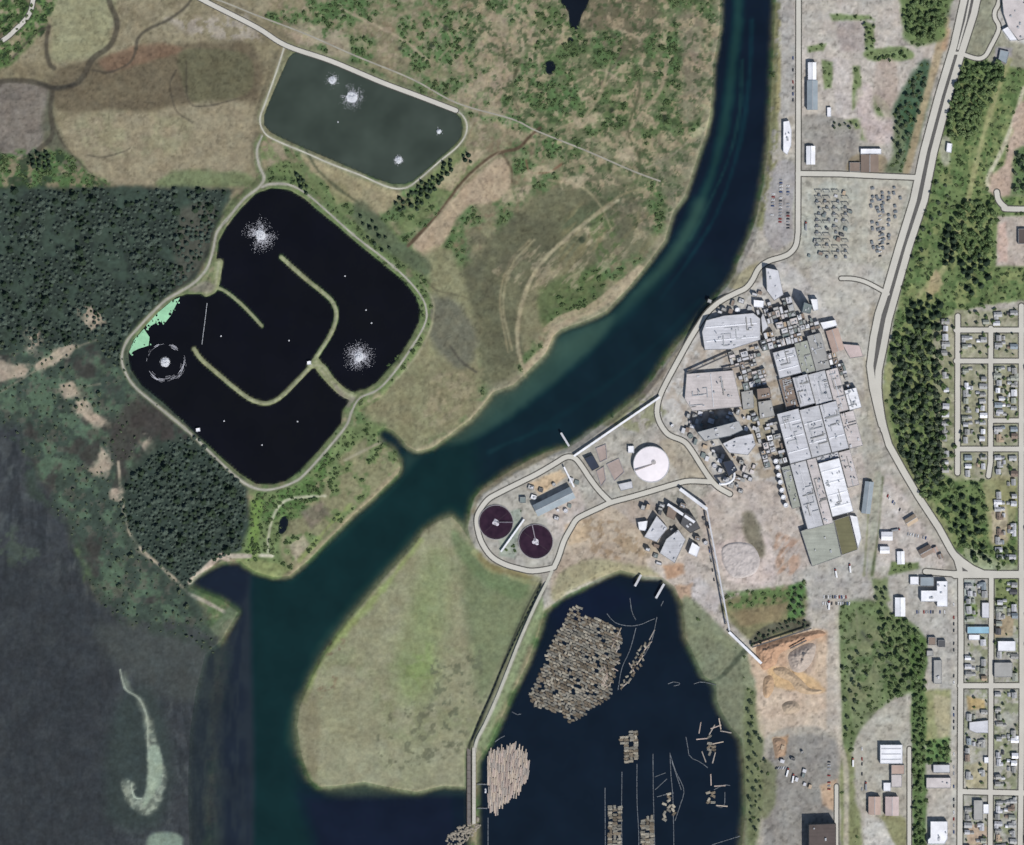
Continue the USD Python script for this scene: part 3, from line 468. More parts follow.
T = 0.5 * vnoise(2.6, 61, 2) + 0.5 * vnoise(5.5, 62, 3) - 0.5
HUE = vnoise(8, 64, 3) - 0.5
AMP = np.where(D_east < -2, 0.19, 0.19)
w, d = sdf(island_g, 3); AMP[w] = np.where(d < 0, 0.14, AMP[w])
w, d = sdf(darkflat_g, 3); AMP[w] = np.where(d < 0, 0.16, AMP[w])
C *= (1 + AMP * 2 * T)[..., None]
C *= 1 + HUE[..., None] * np.array([0.03, 0.0, -0.04])
spk = sstep(0.66, 0.78, vnoise(3.2, 63, 2)) * np.where(D_east < -3, 0.16, 0.12)
w, d = sdf(darkflat_g, 3); spk[w] = np.where(d < 0, spk[w] * 0.3, spk[w])
w, d = sdf(island_g, 3); spk[w] = np.where(d < 0, spk[w] * 0.3, spk[w])
C *= 1 - spk[..., None]
C = np.clip(C, 8, 236)

def attr_mesh(path, X, Y, Zv, cells, col, extra=None, smooth=True, material=None):
    "height-field sheet with a colour at every point"
    ny, nx = Zv.shape
    idx = np.arange(ny * nx).reshape(ny, nx)
    a, b, c, d = idx[:-1, :-1], idx[:-1, 1:], idx[1:, 1:], idx[1:, :-1]
    quads = np.stack([d, c, b, a], -1)[cells]
    keep = np.unique(quads); remap = np.full(ny * nx, -1); remap[keep] = np.arange(len(keep))
    v = np.stack([X, Y, Zv], -1).reshape(-1, 3)[keep]
    m = UsdGeom.Mesh.Define(stage, path)
    m.CreatePointsAttr(Vt.Vec3fArray.FromNumpy(v.astype(np.float32)))
    m.CreateFaceVertexCountsAttr(Vt.IntArray.FromNumpy(np.full(len(quads), 4, np.int32)))
    m.CreateFaceVertexIndicesAttr(Vt.IntArray.FromNumpy(remap[quads].astype(np.int32).ravel()))
    m.CreateSubdivisionSchemeAttr('none')
    if smooth:
        gy, gx = np.gradient(Zv); dx = np.gradient(X, axis=1); dy = np.gradient(Y, axis=0)
        n = np.stack([-gx / dx, -gy / dy, np.ones_like(Zv)], -1); n /= np.linalg.norm(n, axis=-1, keepdims=True)
        m.CreateNormalsAttr(Vt.Vec3fArray.FromNumpy(n.reshape(-1, 3)[keep].astype(np.float32))); m.SetNormalsInterpolation('vertex')
    api = UsdGeom.PrimvarsAPI(m)
    api.CreatePrimvar('cover', Sdf.ValueTypeNames.Color3fArray, 'vertex').Set(Vt.Vec3fArray.FromNumpy(col.reshape(-1, 3)[keep].astype(np.float32)))
    if extra is not None:
        api.CreatePrimvar('murk', Sdf.ValueTypeNames.Color3fArray, 'vertex').Set(Vt.Vec3fArray.FromNumpy(np.repeat(extra.reshape(-1, 1)[keep], 3, 1).astype(np.float32)))
    UsdShade.MaterialBindingAPI.Apply(m.GetPrim()).Bind(material)
    return m.GetPrim()

FAR = np.array([100, 200, 400, 800, 1600, 3200, 6000.0])
def extend(a):
    return np.concatenate([a[0] - FAR[::-1], a, a[-1] + FAR])
ix = np.clip(np.arange(NX + 14) - 7, 0, NX - 1); iy = np.clip(np.arange(NY + 14) - 7, 0, NY - 1)
EX, EY = np.meshgrid(extend(xs), extend(ys))
EXW, EYW = (EX - CX) * S, (CY - EY) * S
pick = np.ix_(iy, ix)

usdkit.material(stage, '/World/Looks/ground_cover', {
    'a': ('attribute', {'attribute': 'cover'}), 'g': ('geometry', {}),
    'n': ('noise_texture', {'scale': 0.16, 'detail': 5.0, 'roughness': 0.65}), 'r': ('rgb_ramp', {'ramp': [(0.25, (0.8,) * 3), (0.5, (0.99,) * 3), (0.75, (1.18,) * 3)]}),
    'n2': ('noise_texture', {'scale': 0.035, 'detail': 3.0}), 'r2': ('rgb_ramp', {'ramp': [(0.3, (0.9, 0.88, 0.86)), (0.7, (1.08, 1.1, 1.06))]}),
    'm': ('mix', {'mix_type': 'multiply', 'fac': 1.0}), 'm2': ('mix', {'mix_type': 'multiply', 'fac': 1.0}),
    'p': ('principled_bsdf', {'roughness': 0.95, 'specular_ior_level': 0.1})},
    [('g.position', 'n.vector'), ('n.fac', 'r.fac'), ('g.position', 'n2.vector'), ('n2.fac', 'r2.fac'), ('a.color', 'm.color1'), ('r.color', 'm.color2'), ('m.color', 'm2.color1'), ('r2.color', 'm2.color2'), ('m2.color', 'p.base_color')], surface='p.BSDF')
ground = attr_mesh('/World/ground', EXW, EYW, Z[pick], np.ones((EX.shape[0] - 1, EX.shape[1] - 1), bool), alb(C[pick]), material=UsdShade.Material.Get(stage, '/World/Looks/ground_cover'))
tag(ground, kind='structure')

# ---------------------------------------------------------------- water
def water_look(name, rough=0.12, ripple=0.35, rs=0.25):
    return usdkit.material(stage, '/World/Looks/' + name, {
        'a': ('attribute', {'attribute': 'cover'}), 'k': ('attribute', {'attribute': 'murk'}), 'g': ('geometry', {}),
        'n': ('noise_texture', {'scale': rs, 'detail': 3.0}), 'b': ('bump', {'strength': ripple, 'distance': 0.4}),
        'n2': ('noise_texture', {'scale': 0.02, 'detail': 4.0}), 'r2': ('rgb_ramp', {'ramp': [(0.3, (0.82,) * 3), (0.7, (1.16,) * 3)]}), 'mu': ('mix', {'mix_type': 'multiply', 'fac': 1.0}),
        'd': ('diffuse_bsdf', {}), 't': ('transparent_bsdf', {'color': (0.86, 0.93, 0.9)}), 'x': ('mix_closure', {}),
        'f': ('fresnel', {'IOR': 1.33}), 's': ('glossy_bsdf', {'roughness': rough, 'color': (1, 1, 1)}), 'y': ('mix_closure', {})},
        [('a.color', 'mu.color1'), ('g.position', 'n2.vector'), ('n2.fac', 'r2.fac'), ('r2.color', 'mu.color2'), ('mu.color', 'd.color'), ('k.fac', 'x.fac'), ('t.BSDF', 'x.closure1'), ('d.BSDF', 'x.closure2'),
         ('g.position', 'n.vector'), ('n.fac', 'b.height'), ('b.normal', 's.normal'), ('f.fac', 'y.fac'), ('x.closure', 'y.closure1'), ('s.BSDF', 'y.closure2')], surface='y.closure')
WATER = water_look('water_surface')
WC = np.empty(GX.shape + (3,))
C_keep, C = C, WC
fill((10, 34, 41))
paint("660,-60 790,-60 790,160 740,260 690,320 650,220 700,120", (6, 25, 38), 14)
for p, w_, c, a in [("738,-60 738,20 733,60 727,110 716,160 702,200 690,228 668,262 640,292 612,322 580,345 555,352", 9, (34, 66, 60), 0.75), ("700,205 690,228 668,262 645,288 610,325 570,350 545,362 530,380", 15, (52, 78, 68), 0.7), ("752,20 750,70 744,120 734,165 716,215 690,258 660,300", 4, (24, 54, 60), 0.6), ("742,60 740,110 728,160 708,205 690,240", 3, (40, 72, 66), 0.5), ("545,350 525,372 510,388 480,412 462,428", 26, (56, 84, 76), 0.75), ("548,344 536,360 560,350 590,335", 12, (70, 92, 78), 0.6), ("700,300 660,340 620,375 570,410 520,440", 5, (26, 60, 62), 0.5), ("490,452 520,438 560,425", 4, (54, 80, 80), 0.35)]:
    paint(line(p, w_), c, w_ * 0.5, a, 2)
paint("600,330 700,260 720,290 650,370 590,430 520,460 480,480 470,470 560,400", (9, 32, 40), 14, 0.7)
paint("250,590 300,560 400,470 470,440 470,520 430,530 330,640 300,700 300,790 330,845 330,900 245,900", (11, 41, 41), 14, 0.9)
paint("300,795 470,790 470,900 330,900", (18, 26, 42), 12); paint("175,590 200,560 246,560 251,600 248,900 170,900", (38, 46, 53), 5, 1, 1); paint("215,600 246,590 248,900 225,900", (26, 34, 46), 8, .7, 3, tex=(vnoise(9, 73, 4, (.6, 3)), .4, .6)); paint("180,600 225,620 220,900 175,900", (60, 68, 66), 8, .6, 4, tex=(vnoise(9, 74, 4, (.6, 2.4)), .45, .65)); paint("188,560 240,558 248,590 230,606 192,596", (24, 32, 44), 5)
paint("474,540 560,560 690,560 760,700 760,900 474,900", (12, 26, 38), 4); paint("540,600 600,575 640,600 560,640", (14, 24, 42), 10); paint("716,690 740,690 742,720 720,712", (40, 58, 54), 4, 0.7)
paint("552,336 600,318 614,318 592,350 560,378 530,402 505,420 470,440 448,440 470,420 493,392 513,385 528,371 546,353", (56, 82, 72), 6, 0.8, 2)
paint(island_g.buffer(9), (58, 74, 60), 6, .55, 2); paint(line('493,392 470,420 447,437 417,451 400,470 374,497 331,537 290,574', 14), (52, 72, 62), 5, .5, 2)
C = C_keep
depth = -D_sea
murk = np.where(D_log < D_river, sstep(-0.5, 10, depth), sstep(-0.5, 9, depth))
w, d = sdf(line("545,345 525,370 500,392 470,418 448,434", 30), 20); murk[w] *= 1 - 0.28 * sstep(10, -10, d)
w, d = sdf(line("300,700 300,760 330,790 420,792", 14), 20); murk[w] *= 1 - 0.35 * sstep(8, -8, d)
w, d = sdf(line("200,655 194,690 188,740 188,900", 60), 30); murk[w] *= 1 - 0.55 * sstep(20, -25, d)
NG2 = 2
sub = np.ix_(np.arange(0, NY, NG2), np.arange(0, NX, NG2))
def water_sheet(name, mask_d, level, col, mk, pad, ext=False):
    X, Y = (GX[sub] - CX) * S, (CY - GY[sub]) * S
    dd_, cc_, kk_ = mask_d[sub], col[sub], mk[sub]
    if ext:
        n1, n2 = dd_.shape
        jx = np.clip(np.arange(n2 + 14) - 7, 0, n2 - 1); jy = np.clip(np.arange(n1 + 14) - 7, 0, n1 - 1); pk = np.ix_(jy, jx)
        X2, Y2 = np.meshgrid(extend(xs[::NG2]), extend(ys[::NG2])); X, Y = (X2 - CX) * S, (CY - Y2) * S
        dd_, cc_, kk_ = dd_[pk], cc_[pk], kk_[pk]
    near = dd_ < pad
    cells = near[:-1, :-1] | near[1:, :-1] | near[:-1, 1:] | near[1:, 1:]
    return tag(attr_mesh('/World/' + name, X, Y, np.full(X.shape, level), cells, alb(cc_), kk_, smooth=False, material=WATER), kind='structure')
split = (D_log < 6) & (D_log < D_river)
water_sheet('river', np.where(split, 99, D_river), 0.0, WC, murk, 3, True)
water_sheet('log_pond', np.where(D_log < D_river, D_log, 99), 0.0, WC, murk, 3, True)
def local_sdf(g, pad):
    D = np.full(GX.shape, 99.0); w, d = sdf(g, pad); D[w] = d
    return D
LC = np.empty(GX.shape + (3,)); LC[:] = (9, 8, 19); LC += ((vnoise(40, 55) - .5) * 6)[..., None]
DL = local_sdf(lagoon_g, 8); water_sheet('lagoon', DL, LAGOON, LC, sstep(-0.3, 1.5, -DL), 2.5)
PC = np.empty(GX.shape + (3,)); PC[:] = (62, 71, 63); PC += ((vnoise(30, 56) - .5) * 14)[..., None]
DP = local_sdf(pond_g, 8); water_sheet('settling_pond', DP, LAGOON, PC, sstep(-0.3, 1.2, -DP), 2.5)
MC = np.empty(GX.shape + (3,)); MC[:] = (18, 24, 32)
for g in ditches:
    Dg = local_sdf(g, 5); water_sheet(numbered('/World/marsh_pool').split('/')[-1], Dg, 0.0, MC, sstep(-0.3, 1.2, -Dg), 1.2)
# ---------------------------------------------------------------- roads
def sheet(g, z):
    "level sheet over a shape in grid units"
    vs, fs, n = [], [], 0
    for q_ in getattr(g, 'geoms', [g]):
        if q_.area < 0.05:
            continue
        v, f = trimesh.creation.triangulate_polygon(q_, engine='earcut')
        w2 = W(v); vs.append(np.column_stack([w2, np.full(len(w2), z)])); fs.append(f[:, ::-1] + n); n += len(v)
    v, f = np.vstack(vs), np.vstack(fs)
    a, b, c = (v[f[:, k], :2] for k in range(3))
    cr = (b[:, 0] - a[:, 0]) * (c[:, 1] - a[:, 1]) - (b[:, 1] - a[:, 1]) * (c[:, 0] - a[:, 0])
    f[cr < 0] = f[cr < 0][:, ::-1]
    return v, f

ROADM = mat('pale_road_surface', (199, 195, 184), 0.07, 0.03, 0.9, fine=0.5)
EDGEM = mat('dark_road_edge', (86, 84, 78), 0.15, 0.1, 0.95)
MEDM = mat('dark_median', (98, 96, 93), 0.12, 0.1, 0.95)
done = Polygon()
def road(name, g, edge=1.15, z=LAND):
    global done
    t = thing(name, None, None); tag(t, kind='structure')
    full = g.buffer(edge, quad_segs=3)
    if not done.is_empty:
        g2, full2 = g.difference(done.buffer(0.0)), full.difference(done)
    else:
        g2, full2 = g, full
    obj('road_edge', sheet(full2, z + 0.05), EDGEM, t); obj('carriageway', sheet(g2, z + 0.10), ROADM, t)
    done = done.union(g) if done.area else g
    return t
ln = lambda p, w_: LineString(P(p)).buffer(w_ / 2, quad_segs=4, cap_style='round', join_style='round')
cl = lambda p, w_: LineString(curve(p, 4)).buffer(w_ / 2, quad_segs=4)
av = shapely.union_all([ln(avenue_w, 6.6), ln(avenue_e, 6.4), ln(avenue_s, 6.2), poly("950,545 956,552 964,559 974,566 984,570.5 1000,571 1000,578 958,578 957,570"), ln("954,53 962,53.5", 3)])
mill_g = shapely.union_all([ln(mill_road[0], 4.6), cl(mill_road[1], 4.6), cl(mill_road[2], 4.6)])
east_all = shapely.union_all([cl(p, w_) if len(p.split()) > 3 else ln(p, w_) for p, w_ in east_streets[:15]])
everything = [('avenue', av), ('mill_road', mill_g), ('cross_road', ln(cross_road[0], 4.8)), ('yard_spur_road', cl(spur, 3.6)), ('loop_road', cl(hook_road, 3.8)), ('residential_street', east_all),
              ('lane', ln(east_streets[15][0], 3.6)), ('yard_road', ln(east_streets[16][0], 3.6))]
net = shapely.union_all([g for _, g in everything])
netfull = net.buffer(1.15, quad_segs=3)
left_over = net
for nme, g in everything:                    # every street keeps its own surface; where two cross, the earlier one runs through
    t = thing(nme, None, None); tag(t, kind='structure')
    own = g.intersection(left_over)
    obj('carriageway', sheet(own, LAND + 0.10), ROADM, t)
    obj('road_edge', sheet(g.buffer(1.15, quad_segs=3).difference(net).intersection(netfull), LAND + 0.05), EDGEM, t)
    left_over = left_over.difference(g); netfull = netfull.difference(g.buffer(1.15, quad_segs=3))
med = Polygon(np.vstack([P(avenue_w)[:12], P(avenue_e)[:12][::-1]])).buffer(0).difference(net.buffer(0.25))
med = shapely.union_all([q_ for q_ in getattr(med, 'geoms', [med]) if q_.area > 3])
tag(obj('median_strip', sheet(med, LAND + 0.14), MEDM), kind='structure')
tag(obj('traffic_island', sheet(poly("962,567 968.5,571.4 962.5,571.2"), LAND + 0.15), MEDM), kind='structure')
tag(obj('slip_lane', sheet(ln("969.5,-60 970,0 966,20 961,38 958,49", 1.7), LAND + 0.17), ROADM), kind='structure')
def ribbon(name, p, w_, z, m, e=0.9, em=EDGEM):
    g = line(p, w_)
    t = thing(name, None, None); tag(t, kind='structure')
    obj('road_edge', sheet(g.buffer(e), z + 0.05), em, t); obj('carriageway', sheet(g, z + 0.10), m, t)
ribbon('dike_road', north_road, 4.4, LAND, ROADM); ribbon('corner_road', corner_road, 4.2, LAND, ROADM)
TRACKM = mat('gravel_track', (160, 156, 142), 0.2, 0.06, 0.95)
tag(obj('pipeline_track', sheet(line(thin_road, 1.6), 2.72), TRACKM), kind='structure')
tag(obj('causeway_path', sheet(line(causeway, 2.8), LAND + 0.06), mat('causeway_gravel', (186, 184, 170), 0.12, 0.08, 0.95)), kind='structure')
tag(obj('dike_track', sheet(line(lagoon_paths[0][0], 1.7), LAND + 0.06), mat('dike_gravel', (166, 163, 150), 0.25, 0.05, 0.95)), kind='structure')
PATHM = mat('pond_path', (190, 187, 172), 0.25, 0.05, 0.95)
tag(obj('pond_path', sheet(line(lagoon_paths[1][0], 1.4).difference(line(north_road, 6)), LAND + 0.06), PATHM), kind='structure')
# ---------------------------------------------------------------- buildings
def boxm(x0, x1, y0, y1, z0, z1):
    m = trimesh.creation.box((x1 - x0, y1 - y0, z1 - z0)); m.apply_translation(((x0 + x1) / 2, (y0 + y1) / 2, (z0 + z1) / 2)); return m
def cyl(r, z0, z1, x=0, y=0, n=20):
    m = trimesh.creation.cylinder(r, z1 - z0, sections=n); m.apply_translation((x, y, (z0 + z1) / 2)); return m
cat_m = trimesh.util.concatenate
def ext(g, z0, z1):
    return cat_m([_up(trimesh.creation.extrude_polygon(q_, z1 - z0, engine='earcut'), z0) for q_ in getattr(g, 'geoms', [g]) if q_.area > 0.01])
def _up(m, z):
    m.apply_translation((0, 0, z)); return m
PAL = {'white': (240, 240, 243), 'lavender': (205, 205, 209), 'pale': (200, 200, 203), 'grey': (178, 178, 177), 'dull': (166, 165, 161), 'greygreen': (166, 169, 157), 'olive': (117, 114, 84), 'brown': (138, 122, 110), 'rust': (184, 161, 148), 'pink': (198, 180, 175),
       'dark': (88, 88, 90), 'navy': (52, 60, 76), 'teal': (122, 132, 130), 'bluegrey': (150, 160, 166), 'skyblue': (150, 190, 208), 'tan': (186, 166, 142), 'darkbrown': (92, 82, 78), 'palepink': (204, 196, 193)}
WALLS = {k: mat('wall_' + k, tuple(np.array(PAL[k]) * 0.85), 0.1, 0.2, 0.85) for k in ('white', 'grey', 'dull', 'brown', 'dark', 'tan', 'bluegrey')}
def roofm(c, ang=None):
    return mat(f'roof_{c}' + ('' if ang is None else f'_laid_{int(round(math.degrees(ang))) % 180}'), PAL[c], 0.15, 0.06, 0.7, streak=ang, fine=0.7)
METAL = mat('galvanised_metal', (170, 172, 174), 0.1, 0.5, 0.5, 0.5); DARKM = mat('dark_opening', (50, 52, 54), 0.1, 0.5)
taken = []
def long_angle(pts):
    r = np.array(Polygon(pts).minimum_rotated_rectangle.exterior.coords); e = [r[1] - r[0], r[2] - r[1]]; e = max(e, key=lambda v: np.hypot(*v))
    return math.atan2(e[1], e[0]), r
def building(name, pp, h, roof, label, wall='grey', kind='flat', vents=0, cat='building', parapet=True, group=None, streak=False, extra=None, keep=True):
    p = P(pp) if isinstance(pp, str) else np.asarray(pp, float)
    g0 = Polygon(p).buffer(0)
    if keep:
        taken.append(g0)
    w2 = W(p); c = w2.mean(0); loc = w2 - c
    g = Polygon(loc).buffer(0)
    t = thing(name, label, cat, (c[0], c[1], LAND), group=group)
    ang, rect = long_angle(loc)
    rm = roofm(roof, ang if streak else None)
    if kind == 'flat':
        obj('wall', ext(g, -0.3, h - 0.35), WALLS[wall], t)
        if parapet and g.buffer(-0.5).area > 4:
            obj('roof', ext(g.buffer(-0.45, join_style='mitre'), h - 0.345, h), rm, t)
            obj('parapet', ext(g.difference(g.buffer(-0.448, join_style='mitre')), h - 0.348, h + 0.6), WALLS[wall], t)
        else:
            obj('roof', ext(g.buffer(0.3, join_style='mitre'), h - 0.345, h), rm, t)
    else:                                  # pitched roof with the ridge along the longer side
        a = rect[:4]; e1, e2 = a[1] - a[0], a[2] - a[1]
        if np.hypot(*e1) < np.hypot(*e2):
            a = np.roll(a, -1, 0); e1, e2 = a[1] - a[0], a[2] - a[1]
        u, v = e1 / np.hypot(*e1), e2 / np.hypot(*e2); L, Wd = np.hypot(*e1), np.hypot(*e2); m0 = a[:4].mean(0)
        rise = Wd * (0.28 if kind == 'gable' else 0.16)
        def xyz(s, r_, z): return np.array([*(m0 + u * s + v * r_), z])
        def solid(prof, l):
            vv = [xyz(sg * l, y, z) for sg in (-1, 1) for y, z in prof]; n = len(prof)
            return trimesh.convex.convex_hull(np.array(vv))
        obj('wall', solid([(-Wd / 2, -0.3), (Wd / 2, -0.3), (Wd / 2, h - 0.1), (0, h + rise - 0.1), (-Wd / 2, h - 0.1)], L / 2), WALLS[wall], t)
        for sg in (-1, 1):
            o = Wd / 2 + 0.5
            obj('roof_slope', solid([(0, h + rise), (0, h + rise + 0.3), (sg * o, h - 0.5 * rise / Wd * 2), (sg * o, h + 0.3 - 0.5 * rise / Wd * 2)], L / 2 + 0.4), rm, t)
        obj('ridge_cap', solid([(-0.5, h + rise + 0.12), (0.5, h + rise + 0.12), (0, h + rise + 0.42)], L / 2 + 0.3), METAL, t)
    if vents:
        cu = math.cos(ang), math.sin(ang); k = 0; tries = 0
        rr = np.random.default_rng(abs(int(c[0] * 7 + c[1] * 13)) + 1)
        while k < vents and tries < vents * 30:
            tries += 1
            q_ = np.array([rr.uniform(g.bounds[0], g.bounds[2]), rr.uniform(g.bounds[1], g.bounds[3])])
            if not g.buffer(-2.5).contains(Point(q_)):
                continue
            k += 1
            zt = h if kind == 'flat' else h + 0.1 * Wd
            if rr.random() < 0.6:
                s_ = rr.uniform(0.8, 2.4); m = ext(affinity.translate(affinity.rotate(sbox(-s_, -s_ * .6, s_, s_ * .6), math.degrees(ang), origin=(0, 0)), *q_), zt - 0.05, zt + rr.uniform(0.8, 2.4)); obj('roof_unit', m, WALLS['white'] if rr.random() < .5 else METAL, t)
            else:
                r_ = rr.uniform(0.6, 1.3); m = cat_m([cyl(r_, zt - .05, zt + 1.6, *q_, 12), cyl(r_ * 1.4, zt + 1.7, zt + 2.2, *q_, 12)]); obj('ventilator', m, METAL, t)
    if extra:
        extra(t, g, h)
    return t
def strips(n, col, along=True):
    "raised rooflight strips across a roof"
    def f(t, g, h):
        ang, r = long_angle(np.array(g.exterior.coords)); r = r[:4]; e1, e2 = r[1] - r[0], r[2] - r[1]
        if (np.hypot(*e1) < np.hypot(*e2)) == along:
            r = np.roll(r, -1, 0); e1, e2 = r[1] - r[0], r[2] - r[1]
        for k in range(n):
            a = r[0] + e2 * (k + 0.75) / (n + 0.5)
            s_ = LineString([a + e1 * 0.06, a + e1 * 0.94]).buffer(0.7, cap_style='flat').intersection(g.buffer(-1.2))
            if s_.area > 1:
                obj('rooflight', ext(s_, h - 0.02, h + 0.7), mat('roof_strip_' + col, PAL[col], 0.06), t)
    return f
B = building
# the long paper mill
def mill(u0, u1, v0, v1, inset=0.12):
    "rectangle in the mill's own axes (across, along), in grid units"
    return np.array([(775 + u * .966 + v * .259, 352 - u * .259 + v * .966) for u, v in ((u0 + inset, v0 + inset), (u1 - inset, v0 + inset), (u1 - inset, v1 - inset), (u0 + inset, v1 - inset))])
def plantroof(n_duct, seed, sl=0):
    "ducts, stacks and a monitor on a mill roof"
    def f(t, g, h):
        r = np.random.default_rng(seed); ang, rect = long_angle(np.array(g.exterior.coords)); rect = rect[:4]; e1, e2 = rect[1] - rect[0], rect[2] - rect[1]
        for k in range(n_duct):
            p, q_ = rect[0] + e1 * r.uniform(.1, .9) + e2 * r.uniform(.1, .6), None; d = (e1, e2)[r.integers(2)]; q_ = p + d / np.hypot(*d) * r.uniform(8, 22)
            l = LineString([p, q_, q_ + (e2 if d is e1 else e1) / np.hypot(*(e2 if d is e1 else e1)) * r.uniform(3, 9)]).buffer(r.uniform(.4, .8), cap_style='flat', join_style='mitre').intersection(g.buffer(-1))
            if l.area > 2:
                obj('duct', ext(l, h - .02, h + r.uniform(.7, 1.6)), METAL if r.random() < .6 else WALLS['dull'], t)
        if sl:
            strips(sl, 'white' if r.random() < .5 else 'pale', r.random() < .6)(t, g, h)
        for k in range(2):
            p = rect[0] + e1 * r.uniform(.15, .85) + e2 * r.uniform(.15, .85)
            if g.buffer(-2).contains(Point(p)):
                obj('stack', cyl(r.uniform(.5, .9), h - .05, h + r.uniform(3, 7), *p, 12), WALLS['bluegrey'], t)
    return f
HALLS = [((-3, 20, 0, 27), 14, 'lavender', 'northernmost lavender hall of the long mill', 6, 2), ((20.3, 34, -3, 29), 10, 'greygreen', 'grey-green roof right of the northernmost lavender hall', 3, 0), ((34.3, 49, -7, 30), 11, 'dull', 'drab roof left of the rusty roof at the mill’s north-east', 4, 0), ((-4, 9, 27.5, 59), 8, 'brown', 'brownish cluttered deck below the northernmost lavender hall', 8, 0), ((9.3, 25, 29.3, 60), 16, 'lavender', 'lavender hall in the second row of the long mill', 5, 2), ((25.3, 43, 30.3, 62), 13, 'pale', 'pale hall in the second row of the long mill', 6, 2), ((43.3, 56, 31, 75), 14, 'palepink', 'pale pinkish hall left of the bright white roof', 5, 1),
         ((56.3, 69, 55, 76), 12, 'white', 'bright white roof on the mill’s east edge by the avenue bend', 2, 0), ((-15, 7.5, 60.3, 112), 17, 'lavender', 'large lavender hall on the west side, third row of the long mill', 7, 3), ((7.8, 28, 62.3, 112), 15, 'pale', 'large pale hall in the middle of the third row', 7, 2), ((28.3, 46, 62.6, 112), 16, 'lavender', 'large lavender hall on the east side of the third row', 6, 2), ((46.3, 60.5, 76.3, 113), 11, 'palepink', 'pinkish hall at the east end of the third row', 4, 0),
         ((-15, 1.5, 112.3, 180), 13, 'pale', 'long pale hall running south on the west side of the mill', 6, 1), ((1.8, 11.7, 112.3, 180), 15, 'palepink', 'long narrow pinkish hall beside the blue-white one', 5, 0), ((12, 34, 118.5, 174), 18, 'white', 'large blue-white hall near the south end of the mill', 2, 4), ((12, 34.5, 112.3, 118.2), 12, 'lavender', 'narrow lavender cross bay above the blue-white hall', 2, 0), ((34.8, 47, 113.3, 150), 8, 'palepink', 'low pinkish deck east of the blue-white hall', 3, 0), ((-24, -15.3, 113, 156), 8, 'greygreen', 'narrow grey-green lean-to along the mill’s west side', 2, 0)]
for k, (r4, hh, col, lab, nd, sl) in enumerate(HALLS):
    B('mill_hall', mill(*r4), hh, col, lab, wall='grey', vents=6 + k % 4, streak=True, extra=plantroof(nd, 500 + k, sl))
B('warehouse', "800.6,531 833,519.6 841,556 812,566.3", 10, 'greygreen', 'flat grey-green warehouse roof at the south end of the mill', streak=True, vents=3)
B('warehouse', "833.6,520.3 848.5,515.4 857.3,549.5 841.6,555", 9, 'olive', 'olive brown roof wedged between the grey-green warehouse and a white strip', streak=True)
B('warehouse', "849.6,515.2 857,516.6 861,538 857.8,548.5", 7.5, 'white', 'narrow white roof on the east side of the olive warehouse roof', wall='white')
B('shed', "864.6,485.5 873.3,482.3 869.7,512 863.4,513", 7, 'bluegrey', 'pale blue-grey shed roof beside the railway strip east of the mill', kind='low')
B('mill_building', "765.4,268 778,270.6 783,295 774,301 766.5,291", 13, 'lavender', 'lavender roof beside the kink of the mill road at the top of the mill', vents=4)
B('mill_building', "753.5,300 764,301 763,308 753.5,307", 8, 'white', 'small whitish roof at the mill’s north-west corner inside the road bend', wall='white')
B('mill_building', "706,320.5 724,315.8 753,313.3 760,319 760,340 731,349.5 704.5,350 701.8,332", 11, 'lavender', 'wide lavender roof beside the river road at the mill’s west side', vents=9, streak=True, extra=plantroof(6, 601, 2))
B('mill_building', "762.5,313 768,327 762,333 760.6,318", 14, 'pale', 'thin pale building at the east end of the wide river-side roof')
B('mill_building', "686.5,374 733,370.4 741.6,406.8 692.4,411.3 684.5,399", 7, 'palepink', 'broad pale concrete roof west of the yards in the mill’s middle', vents=6, streak=True, extra=plantroof(7, 602, 1))
B('boiler_house', "696.5,432 737.5,421 742,430 729,436 704,441", 36, 'grey', 'tall grey boiler house casting a black shadow over the broad concrete roof', wall='bluegrey', vents=8)
B('mill_building', "722,443.5 735,437.5 752,433.5 755,445 747.5,455 729,453", 20, 'lavender', 'pale lavender roof south-east of the tall boiler house', vents=6, streak=True)
B('recovery_tower', "722,462 731,460 736.5,470 728,476.5", 34, 'navy', 'dark tall tower beside the white curved duct at the road end', wall='dark', vents=2)
B('mill_building', "825.8,331.5 837.3,328 840,350.5 832,352", 9, 'rust', 'rusty tan roof running north to south at the mill’s north-east corner', kind='low')
B('mill_building', "820,322.8 835,320 837,325.8 823,329.6", 9, 'white', 'white roof capping the rusty tan building’s north end', wall='white')
B('mill_building', "842,344 859.5,345.5 863,356.5 850,358.5", 6, 'pink', 'pinkish low roof beside the avenue north of the white roof')
B('mill_building', "810.2,299.3 817.3,299.3 818,310 813.3,311", 10, 'white', 'narrow white block right of the black-shadowed tower', wall='white')
B('digester_tower', "803,303 811,306 809,314 801,312", 34, 'teal', 'tall teal-grey tower with a long black shadow in the mill’s north', wall='bluegrey', vents=2)
